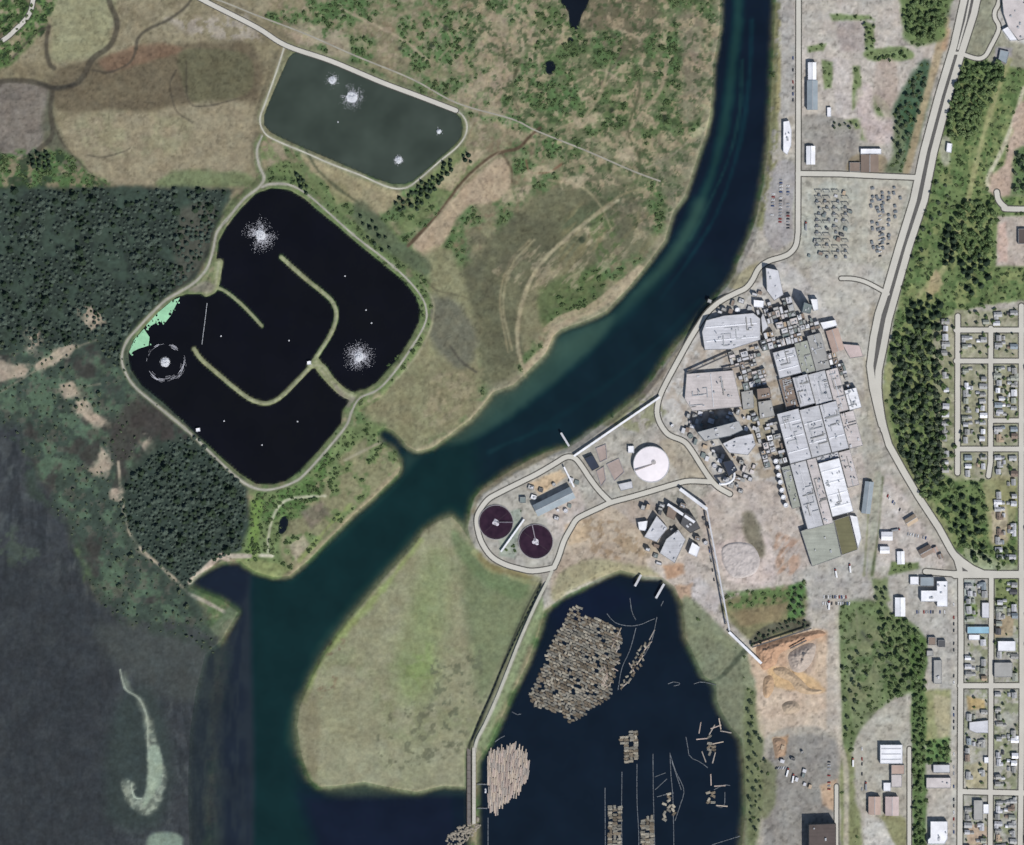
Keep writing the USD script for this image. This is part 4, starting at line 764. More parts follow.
# south-west cluster by the log pond
B('sawmill_building', "656.5,515.6 667.6,528 656.4,542 643.8,537", 13, 'lavender', 'slanted grey roof at the north-west of the cluster above the log pond', vents=3, streak=True)
B('sawmill_building', "666,539 678,529.4 685.5,539.5 674.5,563 659.5,553", 12, 'pale', 'larger slanted pale roof nearest the log pond’s north shore', vents=5, streak=True)
B('sawmill_building', "692,542 700,547 696.5,557 688,553", 10, 'white', 'small bright white square roof east of the slanted pale roofs', wall='white')
B('sawmill_building', "637.8,522 647.5,520.6 646,531 639,530", 8, 'white', 'small whitish roof at the west tip of the slanted cluster', wall='white')
B('sawmill_building', "684,512 694,517 700,528 690,533 680,524", 17, 'dark', 'dark tall block between the two white conveyors', wall='dark', vents=2)
B('sawmill_building', "668,506 677,511 674,520 666,516", 14, 'brown', 'brown block under the western white conveyor', wall='brown')
# treatment works
B('press_house', "533.5,505 570,487 575,497.5 538,516", 11, 'bluegrey', 'long gabled shed with a dark north slope beside the round clarifiers', kind='gable', wall='white')
B('dark_shed', "584,458.5 593,455 599.5,467 592,471", 7, 'navy', 'small black-roofed shed beside the road north of the works', wall='dark')
B('pump_house', "628,446 634,446 634,453 628,453", 5, 'white', 'tiny white pump house left of the round white tank', wall='white')
B('control_building', "520,497 526,497 526,503 520,503", 5, 'teal', 'tiny teal-grey building north of the bright pipe bridge')
B('mill_building', "618,484 632,481 633,488 621,491", 5, 'pale', 'low pale roof below the round white tank')
# north lots
B('long_shed', "808,63 815.6,63 815.6,80.6 808,80.6", 8, 'white', 'white north half of the long shed beside the straight mill road', wall='white', kind='low')
B('long_shed', "807,81 817,81 817,110 807,110", 9, 'bluegrey', 'blue-grey south half of the long shed beside the straight mill road', kind='low')
B('river_office', "783.2,122 789,121 791.3,131 791,146 787,155 783,152", 7, 'white', 'irregular white building between the mill road and the river', wall='white', vents=4)
B('depot', "806.3,146.5 814.6,146.5 814.6,164.5 806.3,164.5", 6, 'white', 'clean white rectangular roof in the grey lot north of the cross road', wall='white', kind='low')
B('cabin', "827,107.5 831,107.5 831,117 827,117", 4, 'white', 'tiny white cabin among the gravel lots', wall='white')
B('lumber_shed', "860.5,149 881,149 881,154.3 860.5,154.3", 6, 'white', 'long narrow white roof strip east of the grey lot', wall='white')
B('lumber_shed', "861,155 878,155 878,172 861,172", 4, 'brown', 'brownish flat roof below the narrow white strip', kind='low', wall='brown')
B('lumber_shed', "849.5,162.5 860,162.5 860,172 849.5,172", 3.6, 'brown', 'lower brown roof adjoining the brownish flat roof')
B('store', "1001,-8 1030,-8 1030,38 1018,41 1008,28 1003,14", 8, 'palepink', 'large pale roof cut by the frame in the top right corner', vents=8)
B('store', "1007.5,27 1017,40.5 1010,41 1002,30", 6, 'white', 'bright white low roof at the foot of the top right store', wall='white')
B('shop', "1000,50 1009,52 1006,64 998,60", 5, 'bluegrey', 'purple-grey roof below the hooked access road')
B('shop', "947,143 952,144 951,153 946,152", 5, 'white', 'little white roof among bushes right of the avenue', wall='white')
B('school', "1018,229 1040,229 1040,244 1018,244", 6, 'darkbrown', 'dark brown roof cut by the right edge in the pinkish lot')
# south-east lots
B('warehouse', "920.6,590.4 936.4,590.4 936.4,581 947,581 947,606.4 936.6,606.4 936.6,601.4 920.6,601.4", 9, 'white', 'large L-shaped white roof below the avenue junction', wall='white', vents=5)
B('shop', "920,577 933.6,577 933.6,586 920,586", 6, 'bluegrey', 'lavender-grey roof tucked above the L-shaped white warehouse')
B('shop', "895,597.6 904.6,597.6 904.6,616 895,616", 6, 'white', 'tall narrow white roof west of the L-shaped warehouse', wall='white', kind='low')
B('shop', "910,576.6 918.5,576.6 918.5,584.5 910,584.5", 5, 'white', 'small white square roof south of the stub road', wall='white')
B('yard_shed', "881.2,532 892,532 892,540 881.2,540", 6, 'white', 'upper of two small white roofs beside the railway strip', wall='white', kind='low')
B('yard_shed', "880,546.8 889,546.8 889,553 880,553", 6, 'white', 'lower of two small white roofs beside the railway strip', wall='white', kind='low')
B('yard_shed', "897,552 903.8,551.4 904,563.6 897.3,564", 5, 'white', 'upright white roof just north of the green plot', wall='white', kind='low')
B('yard_shed', "904.5,520 914,514 916.5,520.5 908,526.5", 6, 'tan', 'slanted tan gabled roof in the lot beside the avenue', kind='gable')
B('yard_shed', "919,550 929,544.5 931.5,552 922,558", 6, 'brown', 'slanted brown gabled roof near the avenue junction', kind='gable')
B('yard_shed', "932,548.5 936.5,547 938,551 934,553", 4, 'rust', 'tiny rusty roof right of the slanted brown gable', kind='gable')
B('yard_shed', "937.5,555 941,553.6 943,557.5 939,559", 4, 'brown', 'tiny brown roof closest to the avenue junction', kind='gable')
B('shop', "933.5,660 941.5,660 941.5,683.5 933.5,683.5", 6, 'dull', 'tall narrow grey roof west of the first residential street', vents=2)
B('shop', "928,637 935.5,637 935.5,645 928,645", 5, 'brown', 'small purplish brown roof in the grey lots below the warehouse')
B('shop', "938,640 945,640 945,647 938,647", 5, 'dark', 'dark grey little roof beside the first residential street')
B('shop', "926.6,650.5 933,650.5 933,656 926.6,656", 5, 'dull', 'little purplish grey roof just above the tall narrow one')
B('shop', "933,764.5 949.6,764.5 949.6,772.5 933,772.5", 6, 'pale', 'pale flat roof above the pinkish one on the street’s west side')
B('shop', "926,777.5 950.6,777.5 950.6,788 926,788", 6, 'palepink', 'long pinkish roof on the west side of the street', vents=2)
B('warehouse', "930,821 947,821 947,838 944,843.5 927.5,843.5 927.5,839 930,837", 10, 'white', 'big square white roof at the bottom beside the street', wall='white', vents=5)
B('warehouse', "879.8,744.5 902,744.5 902,763.3 879.8,763.3", 9, 'white', 'white square roof with a faint grid in the lower grey yard', wall='white', extra=strips(3, 'pale'))
B('workshop', "891,764.6 904,764.6 904,774 891,774", 8, 'rust', 'rusty orange roof joined to the white square one')
B('workshop', "891,774.4 901.5,774.4 901.5,787 891,787", 7, 'palepink', 'pale pink roof below the rusty orange one')
B('workshop', "883.3,782.5 890.6,782.5 890.6,791 883.3,791", 5, 'white', 'small white roof at the corner of the pale pink workshop', wall='white')
B('red_shed', "868.4,796.5 880,796.5 880,814 868.4,814", 8, 'rust', 'left one of the two rosy roofs side by side', kind='low', wall='brown')
B('red_shed', "885.2,796.5 898,796.5 898,815 885.2,815", 8, 'pink', 'right one of the two rosy roofs side by side', kind='low', wall='brown')
B('big_hall', "808,823.5 835,822.5 835,880 808,880", 22, 'darkbrown', 'huge dark brown roof cut by the bottom edge with a deep blue shadow', wall='dark', vents=5, streak=True)
B('shop', "967,626.5 989,626.5 989,633.6 967,633.6", 5, 'skyblue', 'sky blue roof on the first town block')
B('shop', "981.6,602.5 989,602.5 989,618 981.6,618", 5, 'lavender', 'lavender roof north of the sky blue one')
B('shop', "968.6,634.6 979.5,634.6 979.5,640 968.6,640", 5, 'white', 'white roof directly below the sky blue one', wall='white')
B('shop', "997.6,641 1015,641 1015,651 997.6,651", 7, 'white', 'wide white roof on the second town block south of the bare brown lot', wall='white')
B('shop', "994,662.5 1012,662.5 1012,677 994,677", 6, 'dull', 'wide dull grey roof below the wide white one')
B('shop', "983,804 988.6,804 988.6,813.5 983,813.5", 5, 'white', 'white upright roof in the lowest block left of the lane', wall='white')
B('shop', "984,757 988.4,757 988.4,763 984,763", 4, 'white', 'tiny white roof on the street corner above the bare tan lot', wall='white')
B('shop', "973.5,800 982.5,800 982.5,820 973.5,820", 6, 'dull', 'grey roof left of the white upright one in the lowest block')
B('shop', "969,722 988,720 988,733 976,733 969,730", 5, 'lavender', 'pale lavender roof in the middle of the third block')
# conveyors, ducts and pipe bridges
def gallery(name, p, w_, z0, z1, label, col='white', cat='conveyor', legs=True):
    a, b = W(P(p)[0]), W(P(p)[-1]); t = thing(name, label, cat, (a[0], a[1], LAND))
    d = b - a; L = np.hypot(*d); ang = math.atan2(d[1], d[0]); dz = z1 - z0
    R = trimesh.transformations.rotation_matrix(ang, (0, 0, 1)) @ trimesh.transformations.rotation_matrix(-math.atan2(dz, L), (0, 1, 0))
    L3 = math.hypot(L, dz)
    for nm, m, mm in (('casing', boxm(0, L3, -w_ / 2, w_ / 2, -1, 1), WALLS['grey']), ('cover', boxm(-.3, L3 + .3, -w_ / 2 - .2, w_ / 2 + .2, 1.003, 1.2), roofm(col))):
        m.apply_transform(R); m.apply_translation((0, 0, z0)); obj(nm, m, mm, t)
    for k in range(max(2, int(L / 18)) if legs else 0):
        s_ = (k + 0.5) / max(2, int(L / 18)); x, y = d * s_; zt = z0 + dz * s_ - 0.9
        if zt > 1.5:
            obj('trestle', cat_m([cyl(0.35, -.3, zt, x + sy * -math.sin(ang) * w_ * .35, y + sy * math.cos(ang) * w_ * .35, 8) for sy in (-1, 1)]), METAL, t)
    return t
gallery('chip_conveyor', "667.6,504.3 694,522", 3.6, 12, 18, 'white conveyor gallery left of the dark tall block above the log pond')
gallery('chip_conveyor', "680,489 706.5,509", 4.4, 8, 16, 'thicker white conveyor gallery crossing from the road fork to the mill yard')
gallery('log_conveyor', "706.5,509 711,545 719,590 729,630", 1.9, 14, 14, 'long pale conveyor running down from the mill yard to the pond bank', 'pale')
gallery('chip_conveyor', "729,632 745,650 761,663", 3.4, 6, 11, 'whitish stepped conveyor at the corner of the orange sawdust yard', 'white')
gallery('pipe_bridge', "574,456 605,438 640,417 660,397", 2.6, 5, 5, 'long white pipe bridge beside the river road north of the treatment works', 'white', 'pipe bridge')
gallery('pipe_bridge', "524,519.5 501,551.5", 2.2, 4, 4, 'white pipe bridge passing between the two dark clarifiers', 'white', 'pipe bridge')
gallery('pipe_bridge', "564,467 574,487", 2.0, 6, 6, 'short white pipe bridge at the east end of the gabled press shed', 'white', 'pipe bridge')
gallery('outfall_bridge', "561,433 569,446", 2.6, 3.4, 3.8, 'short pale jetty over the river above the treatment works', 'pale', 'jetty')
gallery('fence_conveyor', "752,647 775,641 797,633 811,628", 1.6, 5, 7, 'dark belt conveyor along the north edge of the sawdust yard', 'dark')
gallery('sand_conveyor', "790,648 800,642 806,640", 1.6, 5, 9, 'short dark belt conveyor standing on the sawdust', 'dark')
gallery('slipway', "641,575 635,586", 3.0, 1.5, 0.6, 'left one of the two pale log ramps at the pond’s north shore', 'pale', 'ramp', False)
gallery('slipway', "664,584 656,598", 3.0, 1.5, 0.6, 'right one of the two pale log ramps at the pond’s north shore', 'pale', 'ramp', False)
gallery('yard_gallery', "686,373.5 708,367 732,353", 2.0, 7, 7, 'dark pipe rack crossing the mill yard below the wide river-side roof', 'dark', 'pipe rack')
gallery('yard_gallery', "723,369.5 752,363", 1.6, 6, 6, 'second, shorter dark pipe rack across the mill yard', 'dark', 'pipe rack')
def tube(pts3, r, n=8):
    m = []
    for a, b in zip(pts3[:-1], pts3[1:]):
        m.append(trimesh.creation.cylinder(r, segment=(a, b), sections=n))
    return cat_m(m + [trimesh.creation.icosphere(1, r) for _ in ()])
pw = W(curve("729,467 733,471 733.5,477 730,481.5 725,483.5 720,484", 4))
t = thing('exhaust_duct', 'white curved duct hooking around the dark tower at the road end', 'duct', (pw[0][0], pw[0][1], LAND))
obj('duct', tube([(x - pw[0][0], y - pw[0][1], 18) for x, y in pw], 2.0, 10), roofm('white'), t)
obj('riser', cyl(2.0, 0, 18.5, *(pw[-1] - pw[0]), 12), roofm('white'), t)
# tanks and clarifiers
def rng_ring(r0, r1, z0, z1, n=48):
    return trimesh.creation.annulus(r0, r1, z1 - z0, sections=n).apply_translation((0, 0, (z0 + z1) / 2))
x, y = W((651.2, 464.3)); t = thing('storage_tank', 'large round white tank with a grey radial walkway', 'tank', (x, y, LAND)); taken.append(Point(651, 464).buffer(19))
obj('tank_wall', rng_ring(26.2, 26.8, -0.3, 9), WALLS['white'], t)
cone = trimesh.creation.cone(26.1, 2.2, sections=64); cone.apply_translation((0, 0, 8.4)); obj('tank_roof', cone, mat('tank_roof', (240, 232, 234), 0.06, 0.1, 0.6), t)
m = boxm(-1.2, 26, -1.0, 1.0, -0.15, 0.35); m.apply_transform(trimesh.transformations.rotation_matrix(math.radians(200), (0, 0, 1))); m.apply_translation((0, 0, 10.4)); obj('walkway', m, mat('walkway_grey', (150, 142, 140)), t)
obj('roof_hatch', cat_m([cyl(3.4, 10.3, 11.2, 3.5, 3, 16), cyl(1.4, 11.2, 12, 3.5, 3, 12)]), mat('hatch_grey', (178, 172, 170)), t)
obj('rim_pipe', rng_ring(26.85, 27.4, 8.0, 8.6), METAL, t)
SLUDGE = usdkit.material(stage, '/World/Looks/clarifier_liquor', {'g': ('geometry', {}), 'n': ('noise_texture', {'scale': 0.12, 'detail': 4.0}), 'r': ('rgb_ramp', {'ramp': [(0.3, tuple(alb((40, 24, 38)))), (0.7, tuple(alb((58, 38, 52))))]}), 'p': ('principled_bsdf', {'roughness': 0.2, 'specular_ior_level': 0.3})}, [('g.position', 'n.vector'), ('n.fac', 'r.fac'), ('r.color', 'p.base_color')], surface='p.BSDF')
for (px, py), ang, lab in (((496, 522.3), 0, 'left round clarifier of dark liquor with its bridge pointing right'), ((535.8, 541.5), 102, 'right round clarifier of dark liquor with its bridge pointing up')):
    x, y = W((px, py)); t = thing('clarifier', lab, 'clarifier', (x, y, LAND)); taken.append(Point(px, py).buffer(18))
    obj('basin_wall', rng_ring(25.2, 26.2, -1, 1.6, 64), mat('basin_concrete', (150, 146, 148)), t)
    obj('liquor', cyl(25.2, -0.5, 0.6, n=64), SLUDGE, t); obj('launder', rng_ring(23.4, 23.9, 0.4, 1.1, 64), mat('launder_dark', (66, 54, 62)), t)
    obj('feed_well', cat_m([rng_ring(3.6, 4.2, 0.3, 1.5, 24), cyl(1.6, 0, 3.0, n=16)]), WALLS['white'], t)
    obj('foam', cat_m([cyl(2.9 - .2 * k, 0.61 + .02 * k, 0.66 + .02 * k, dx, dy, 10) for k, (dx, dy) in enumerate([(1, 1), (-3, -1), (2, -3), (-1, 3)])]), mat('foam_white', (214, 206, 216), 0.1), t)
    m = cat_m([boxm(0, 26, -0.7, 0.7, 1.9, 2.1)] + [boxm(0, 26, s_ - .06, s_ + .06, 2.1, 3.1) for s_ in (-.65, .65)]); m.apply_transform(trimesh.transformations.rotation_matrix(math.radians(ang), (0, 0, 1))); obj('bridge', m, mat('bridge_grey', (158, 150, 160)), t)
    m = boxm(-22, 22, -0.3, 0.3, 0.62, 0.8); m.apply_transform(trimesh.transformations.rotation_matrix(math.radians(ang + 40), (0, 0, 1))); obj('scraper_arm', m, mat('launder_dark', (66, 54, 62)), t)
for pp, lab in (("595.5,448 606,443.8 607.3,459 600,462.6", 'upper brown settling basin beside the pipe bridge'), ("606.2,464 619,458 624.5,472 614.5,481.5", 'lower brown settling basin left of the white tank'), ("596,471 604,466 606,480 601,487", 'small pinkish basin right of the road bend')):
    p = W(P(pp)); c = p.mean(0); g = Polygon(p - c).buffer(0); t = thing('settling_basin', lab, 'basin', (c[0], c[1], LAND))
    obj('basin_wall', ext(g.difference(g.buffer(-1)), -.3, 1.4), mat('basin_concrete', (150, 146, 148)), t); obj('sludge', ext(g.buffer(-1), -.2, 0.5), mat('brown_sludge', (170, 154, 146), 0.14, 0.1), t); taken.append(Polygon(P(pp)))
def tank(px, py, r, h, col, label, group=None, cat='tank'):
    x, y = W((px, py)); t = thing('process_tank', label, cat, (x, y, LAND), group=group); taken.append(Point(px, py).buffer(r / S))
    obj('tank_shell', cyl(r, -.3, h, n=20), WALLS['grey'], t); m = trimesh.creation.cone(r + .2, r * .18, sections=20); m.apply_translation((0, 0, h + .003)); obj('tank_roof', m, roofm(col), t); obj('rail', rng_ring(r * .86, r * .9, h + .1, h + 1.0 + r * .05, 20), METAL, t)
for k, (px, py) in enumerate([(775.5, 461), (777.5, 467), (778.5, 475), (780, 482), (781.5, 490), (783, 497), (785.5, 505)]):
    tank(px, py, 3.6, 9, 'white', 'small round white tank in the row along the west side of the long mill', 'row of white tanks beside the mill')
B('plant_unit', "756,389 769,387.5 770.5,398 757,400", 20, 'brown', 'tall brown block in the middle of the yard west of the long mill', wall='dark', vents=3, cat='plant unit')
B('plant_unit', "741,392 753,390 754,408 743,410", 5, 'dull', 'wide drab pad roof right of the broad concrete roof', vents=3, cat='plant unit')
B('plant_unit', "758,402 771,400 775,416 760,419", 5, 'dull', 'drab low roof below the tall brown yard block', vents=3, cat='plant unit')
# small plant crowded between the halls
MIX = ('pale', 'lavender', 'grey', 'dull', 'brown', 'pale', 'white', 'teal', 'palepink', 'dull', 'tan', 'lavender')
netb = net.buffer(1.2)
def clutter(zone, n, seed, where, hmax=16, smin=2.6, smax=6.5, cols=('brown', 'dull', 'grey', 'pale', 'white', 'teal', 'dark', 'tan', 'lavender')):
    r = np.random.default_rng(seed); z_ = poly(zone); k = 0; tries = 0
    adj = {'brown': 'brown', 'dull': 'dull grey', 'grey': 'light grey', 'pale': 'pale', 'white': 'white', 'teal': 'teal-grey', 'dark': 'dark grey', 'tan': 'tan', 'lavender': 'lavender', 'rust': 'rusty', 'palepink': 'pale pink'}
    obstacles = shapely.union_all(taken + [netb])
    while k < n and tries < n * 40:
        tries += 1
        cx, cy = r.uniform(z_.bounds[0], z_.bounds[2]), r.uniform(z_.bounds[1], z_.bounds[3])
        w_, h_ = r.uniform(smin, smax), r.uniform(smin, smax * .8)
        g = affinity.translate(affinity.rotate(sbox(-w_ / 2, -h_ / 2, w_ / 2, h_ / 2), 17 + r.choice([0, 0, 90]), origin=(0, 0)), cx, cy)
        if not z_.contains(Point(cx, cy)) or obstacles.intersects(g.buffer(0.25)):
            continue
        col = cols[r.integers(len(cols))]; hh = r.uniform(3.5, hmax) * (0.6 + 0.4 * r.random())
        obstacles = obstacles.union(g)
        if r.random() < 0.2 and smax > 4:
            tank(cx, cy, min(w_, h_) * .5 * S, hh, col, f'{adj[col]} round tank {where}', f'{adj[col]} tanks {where}')
        else:
            B('plant_unit', np.array(g.exterior.coords)[:4], hh, col, f'{adj[col]} flat-roofed plant unit {where}', wall='dull', parapet=w_ > 4, vents=int(w_ > 4.5) * 3, group=f'{adj[col]} plant units {where}', cat='plant unit')
        k += 1
def packed(u0, u1, v0, v1, seed, where, skip, hmax, smin=3.2, smax=8.5):
    "a patch of plant built wall to wall, cut up irregularly along the mill's axes"
    r = np.random.default_rng(seed); adj = {'brown': 'brown', 'dull': 'drab', 'grey': 'light grey', 'pale': 'pale', 'white': 'white', 'teal': 'teal-grey', 'tan': 'tan', 'lavender': 'lavender', 'palepink': 'pale pink', 'dark': 'dark'}
    obstacles = shapely.union_all(taken + [netb]); shapely.prepare(obstacles); todo = [(u0, u1, v0, v1)]
    while todo:
        a, b, c, d = todo.pop(); w_, h_ = b - a, d - c
        if max(w_, h_) > smax or (max(w_, h_) > smin * 2 and r.random() < .6):
            f = r.uniform(.35, .65)
            todo += [(a, a + w_ * f, c, d), (a + w_ * f, b, c, d)] if w_ > h_ else [(a, b, c, c + h_ * f), (a, b, c + h_ * f, d)]
            continue
        g = mill(a, b, c, d, .15 + .25 * r.random())
        if r.random() < skip or min(w_, h_) < 1.2 or obstacles.intersects(Polygon(g).buffer(.1)):
            continue
        col = MIX[r.integers(len(MIX))]
        B('plant_unit', g, r.uniform(4, hmax), col, f'{adj[col]} flat-roofed plant unit {where}', wall='dull', parapet=min(w_, h_) > 3, vents=int(min(w_, h_) > 3.2) * 3, group=f'{adj[col]} plant units {where}', cat='plant unit', keep=False)
packed(-12, 30, -50, -3.3, 31, 'packed at the north end of the mill', .10, 15)
packed(-40, -16, 22, 110, 32, 'in the yard west of the long mill', .28, 9)
packed(-46, -14, -20, 22, 38, 'between the riverside roof and the long mill', .38, 8)
packed(30, 50, -30, -8, 39, 'at the north-east tip of the mill', .35, 9)
packed(49.3, 64, 15, 54, 43, 'beside the avenue north of the white roof', .4, 7)
clutter("664,424 690,420 745,452 758,470 740,492 712,470 690,440", 30, 33, 'around the river road above the road fork', 9, 2.6, 7.5, MIX)
clutter("832,326 862,340 866,390 844,388 838,370", 0, 34, 'at the mill’s north-east corner', 8)
clutter("686,410 742,408 760,432 742,436 690,428", 18, 35, 'beside the tall boiler house', 10, 2.6, 7, MIX)
clutter("700,304 760,286 764,300 752,312 712,318", 10, 36, 'inside the bend of the river road', 9)
clutter("810,410 850,400 860,450 815,460", 0, 37, '', 5)
clutter("640,505 712,505 708,545 660,566 640,540", 16, 38, 'in the slanted cluster above the log pond', 12)
clutter("500,484 575,470 590,500 560,540 520,500", 10, 39, 'on the treatment works peninsula', 5)
clutter("804,190 856,184 856,258 806,258", 14, 40, 'in the electrical yard below the cross road', 6, 2.2, 4.6)
clutter("812,800 768,745 800,742 812,790", 10, 41, 'in the log yard at the bottom', 7, 2.2, 5)
# ---------------------------------------------------------------- trees, houses, vehicles
def zat(px, py):
    i = np.clip(((np.asarray(px) - xs[0]) / STEP).round().astype(int), 0, NX - 1); j = np.clip(((np.asarray(py) - ys[0]) / STEP).round().astype(int), 0, NY - 1)
    return Z[j, i]
LEAF = {'spruce': leaf('spruce_needles', (0.030, 0.048, 0.032), (0.058, 0.084, 0.052)), 'broadleaf': leaf('broadleaf_leaves', (0.12, 0.185, 0.078), (0.22, 0.29, 0.135)),
        'dull': leaf('grey_green_leaves', (0.095, 0.13, 0.085), (0.16, 0.195, 0.12)), 'blue': leaf('blue_green_needles', (0.056, 0.078, 0.062), (0.10, 0.132, 0.106)), 'shrub': leaf('shrub_leaves', (0.10, 0.155, 0.065), (0.18, 0.23, 0.11))}
BARK = mat('bark', (96, 84, 74), 0.2, 1.0)
def conifer(R, H, n_lay, seed):
    r = np.random.default_rng(seed); v, f = [], []
    for k in range(n_lay):
        s_ = (k + 0.3) / n_lay; rad = R * (1 - s_) ** 0.8 * r.uniform(0.85, 1.1) + 0.25; z = H * (0.14 + 0.86 * s_); nb = max(4, int(9 * (1 - s_) + 3)); a0 = r.uniform(0, 6.3)
        for b in range(nb):
            a = a0 + 6.283 * b / nb + r.normal(0, 0.12); L = rad * r.uniform(0.75, 1.15); w_ = 0.28 * L + 0.3; d = np.array([math.cos(a), math.sin(a)]); e = np.array([-d[1], d[0]]); dz = -0.32 * L
            n = len(v); v += [(0, 0, z + .15), (*(d * L * .55 + e * w_), z + dz * .5 - .1), (*(d * L), z + dz), (*(d * L * .55 - e * w_), z + dz * .5 - .1)]
            f += [(n, n + 1, n + 2), (n, n + 2, n + 3)]
    n = len(v); v += [(0, 0, H * 1.03), (.3, 0, H * .9), (-.15, .26, H * .9), (-.15, -.26, H * .9)]; f += [(n, n + 1, n + 2), (n, n + 2, n + 3), (n, n + 3, n + 1)]
    return np.array(v, float), np.array(f)
def leafy(R, H, n, seed, blobs=6, size=0.24, z0=0.3):
    r = np.random.default_rng(seed); cs = [(np.array([r.normal(0, .34) * R, r.normal(0, .34) * R, H * r.uniform(0.5, 0.82)]), R * r.uniform(0.4, 0.66)) for _ in range(blobs)]
    v, f = [], []
    for k in range(n):
        c, rr = cs[k % blobs]; d = r.normal(size=3); d /= np.linalg.norm(d); d[2] = abs(d[2]) if r.random() < .75 else d[2]
        p = c + d * rr * r.uniform(0.75, 1.08) * np.array([1, 1, 0.8]); p[2] = max(p[2], H * z0)
        nn = d + r.normal(0, 0.35, 3); nn /= np.linalg.norm(nn); a = np.cross(nn, [0, 0, 1.0]); a = a / (np.linalg.norm(a) + 1e-6); b = np.cross(nn, a); s_ = R * size * r.uniform(0.6, 1.3)
        th = r.uniform(0, 6.3); a, b = a * math.cos(th) + b * math.sin(th), b * math.cos(th) - a * math.sin(th)
        m = len(v); v += [p + a * s_, p + b * s_ * .8 + nn * s_ * .2, p - a * s_, p - b * s_ * .8 - nn * s_ * .1]; f += [(m, m + 1, m + 2), (m, m + 2, m + 3)]
    return np.array(v), np.array(f)
def trunkm(r_, h, limbs, seed, R):
    r = np.random.default_rng(seed); m = [trimesh.convex.convex_hull(np.vstack([[(math.cos(a) * r_, math.sin(a) * r_, -.6) for a in np.arange(7) * .9], [(math.cos(a) * r_ * .35, math.sin(a) * r_ * .35, h) for a in np.arange(7) * .9]]))]
    for k in range(limbs):
        a = r.uniform(0, 6.3); z = h * r.uniform(.45, .8); m.append(trimesh.creation.cylinder(r_ * .28, segment=((0, 0, z), (math.cos(a) * R * .55, math.sin(a) * R * .55, z + h * .22)), sections=5))
    return cat_m(m)
def tree_proto(name, crown, look, tr):
    p = proto(name); obj('crown', crown, look, p); obj('trunk', tr, BARK, p); return p
CON = [tree_proto('conifer_model', conifer(4.3 + .4 * k, 10.5 + 1.5 * k, 11, 40 + k), LEAF['spruce'], trunkm(.35, 9, 0, k, 3)) for k in range(3)]
BLU = [tree_proto('grey_conifer_model', conifer(4.6, 6.5 + k, 9, 50 + k), LEAF['blue'], trunkm(.3, 11, 0, k, 3)) for k in range(3)]
BRO = [tree_proto('broadleaf_model', leafy(4.4, 7 + .7 * k, 330, 60 + k, 7), LEAF['broadleaf'], trunkm(.4, 4.8, 4, k, 4)) for k in range(4)]
DUL = [tree_proto('dull_broadleaf_model', leafy(4.2, 7 + k, 300, 70 + k, 6), LEAF['dull'], trunkm(.4, 5, 4, k, 4)) for k in range(3)]
SHR = [proto('shrub_model') for _ in range(3)]
for k, p in enumerate(SHR):
    obj('foliage', leafy(3.0, 1.6, 110, 80 + k, 7, 0.26, 0.1), LEAF['shrub'], p)
solid_ground = shapely.union_all(taken + [net.buffer(1.0)]); shapely.prepare(solid_ground)
def scatter(g, sep, seed, avoid=True, dens=None, cap=100000):
    r = np.random.default_rng(seed); g = poly(g, False) if isinstance(g, str) else g; x0, y0, x1, y1 = g.bounds; out = []
    n = int((x1 - x0) * (y1 - y0) / sep ** 2 * 4); c = r.uniform((x0, y0), (x1, y1), (n, 2)); shapely.prepare(g); c = c[shapely.contains_xy(g, c[:, 0], c[:, 1])]
    if avoid:
        c = c[~shapely.contains_xy(solid_ground, c[:, 0], c[:, 1])]
    if dens is not None:
        i = np.clip(((c[:, 0] - xs[0]) / STEP).astype(int), 0, NX - 1); j = np.clip(((c[:, 1] - ys[0]) / STEP).astype(int), 0, NY - 1); c = c[dens[j, i] > r.random(len(c))]
    cell = {}
    for p in c:
        k = (int(p[0] // sep), int(p[1] // sep))
        if any(np.hypot(*(p - q_)) < sep for a in (-1, 0, 1) for b in (-1, 0, 1) for q_ in cell.get((k[0] + a, k[1] + b), ())):
            continue
        cell.setdefault(k, []).append(p); out.append(p)
        if len(out) >= cap:
            break
    return np.array(out).reshape(-1, 2)
def instancer(name, protos, pts, scales, label, cat, seed, group=None):
    "a mass too dense to count, as one object"
    r = np.random.default_rng(seed); pi = UsdGeom.PointInstancer.Define(stage, numbered('/World/' + name)); rels = []
    for k, p in enumerate(protos):
        m = UsdGeom.Xform.Define(stage, f'{pi.GetPath()}/model_{k + 1:03d}'); m.GetPrim().GetReferences().AddInternalReference(p.GetPath()); rels.append(m.GetPath())
    pi.CreatePrototypesRel().SetTargets(rels); n = len(pts); w2 = W(pts)
    pi.CreatePositionsAttr(Vt.Vec3fArray.FromNumpy(np.column_stack([w2, zat(pts[:, 0], pts[:, 1]) - 0.1]).astype(np.float32)))
    pi.CreateProtoIndicesAttr(Vt.IntArray.FromNumpy(r.integers(0, len(protos), n).astype(np.int32)))
    a = r.uniform(0, 2 * np.pi, n); pi.CreateOrientationsAttr(Vt.QuathArray([Gf.Quath(float(np.cos(t / 2)), 0, 0, float(np.sin(t / 2))) for t in a]))
    pi.CreateScalesAttr(Vt.Vec3fArray.FromNumpy(scales.astype(np.float32)))
    return tag(pi.GetPrim(), label, cat, group, 'stuff')
def grove(name, protos, g, sep, seed, label, group, lo=0.8, hi=1.25, cap=1000, dens=None, cat='tree'):
    r = np.random.default_rng(seed + 5)
    for p in scatter(g, sep, seed, True, dens, cap):
        s_ = r.uniform(lo, hi); w2 = W(p); place(protos[r.integers(len(protos))], name, label, cat, (w2[0], w2[1], zat(*p) - .05), r.uniform(0, 6.28), (s_, s_, s_ * r.uniform(.85, 1.15)), group)
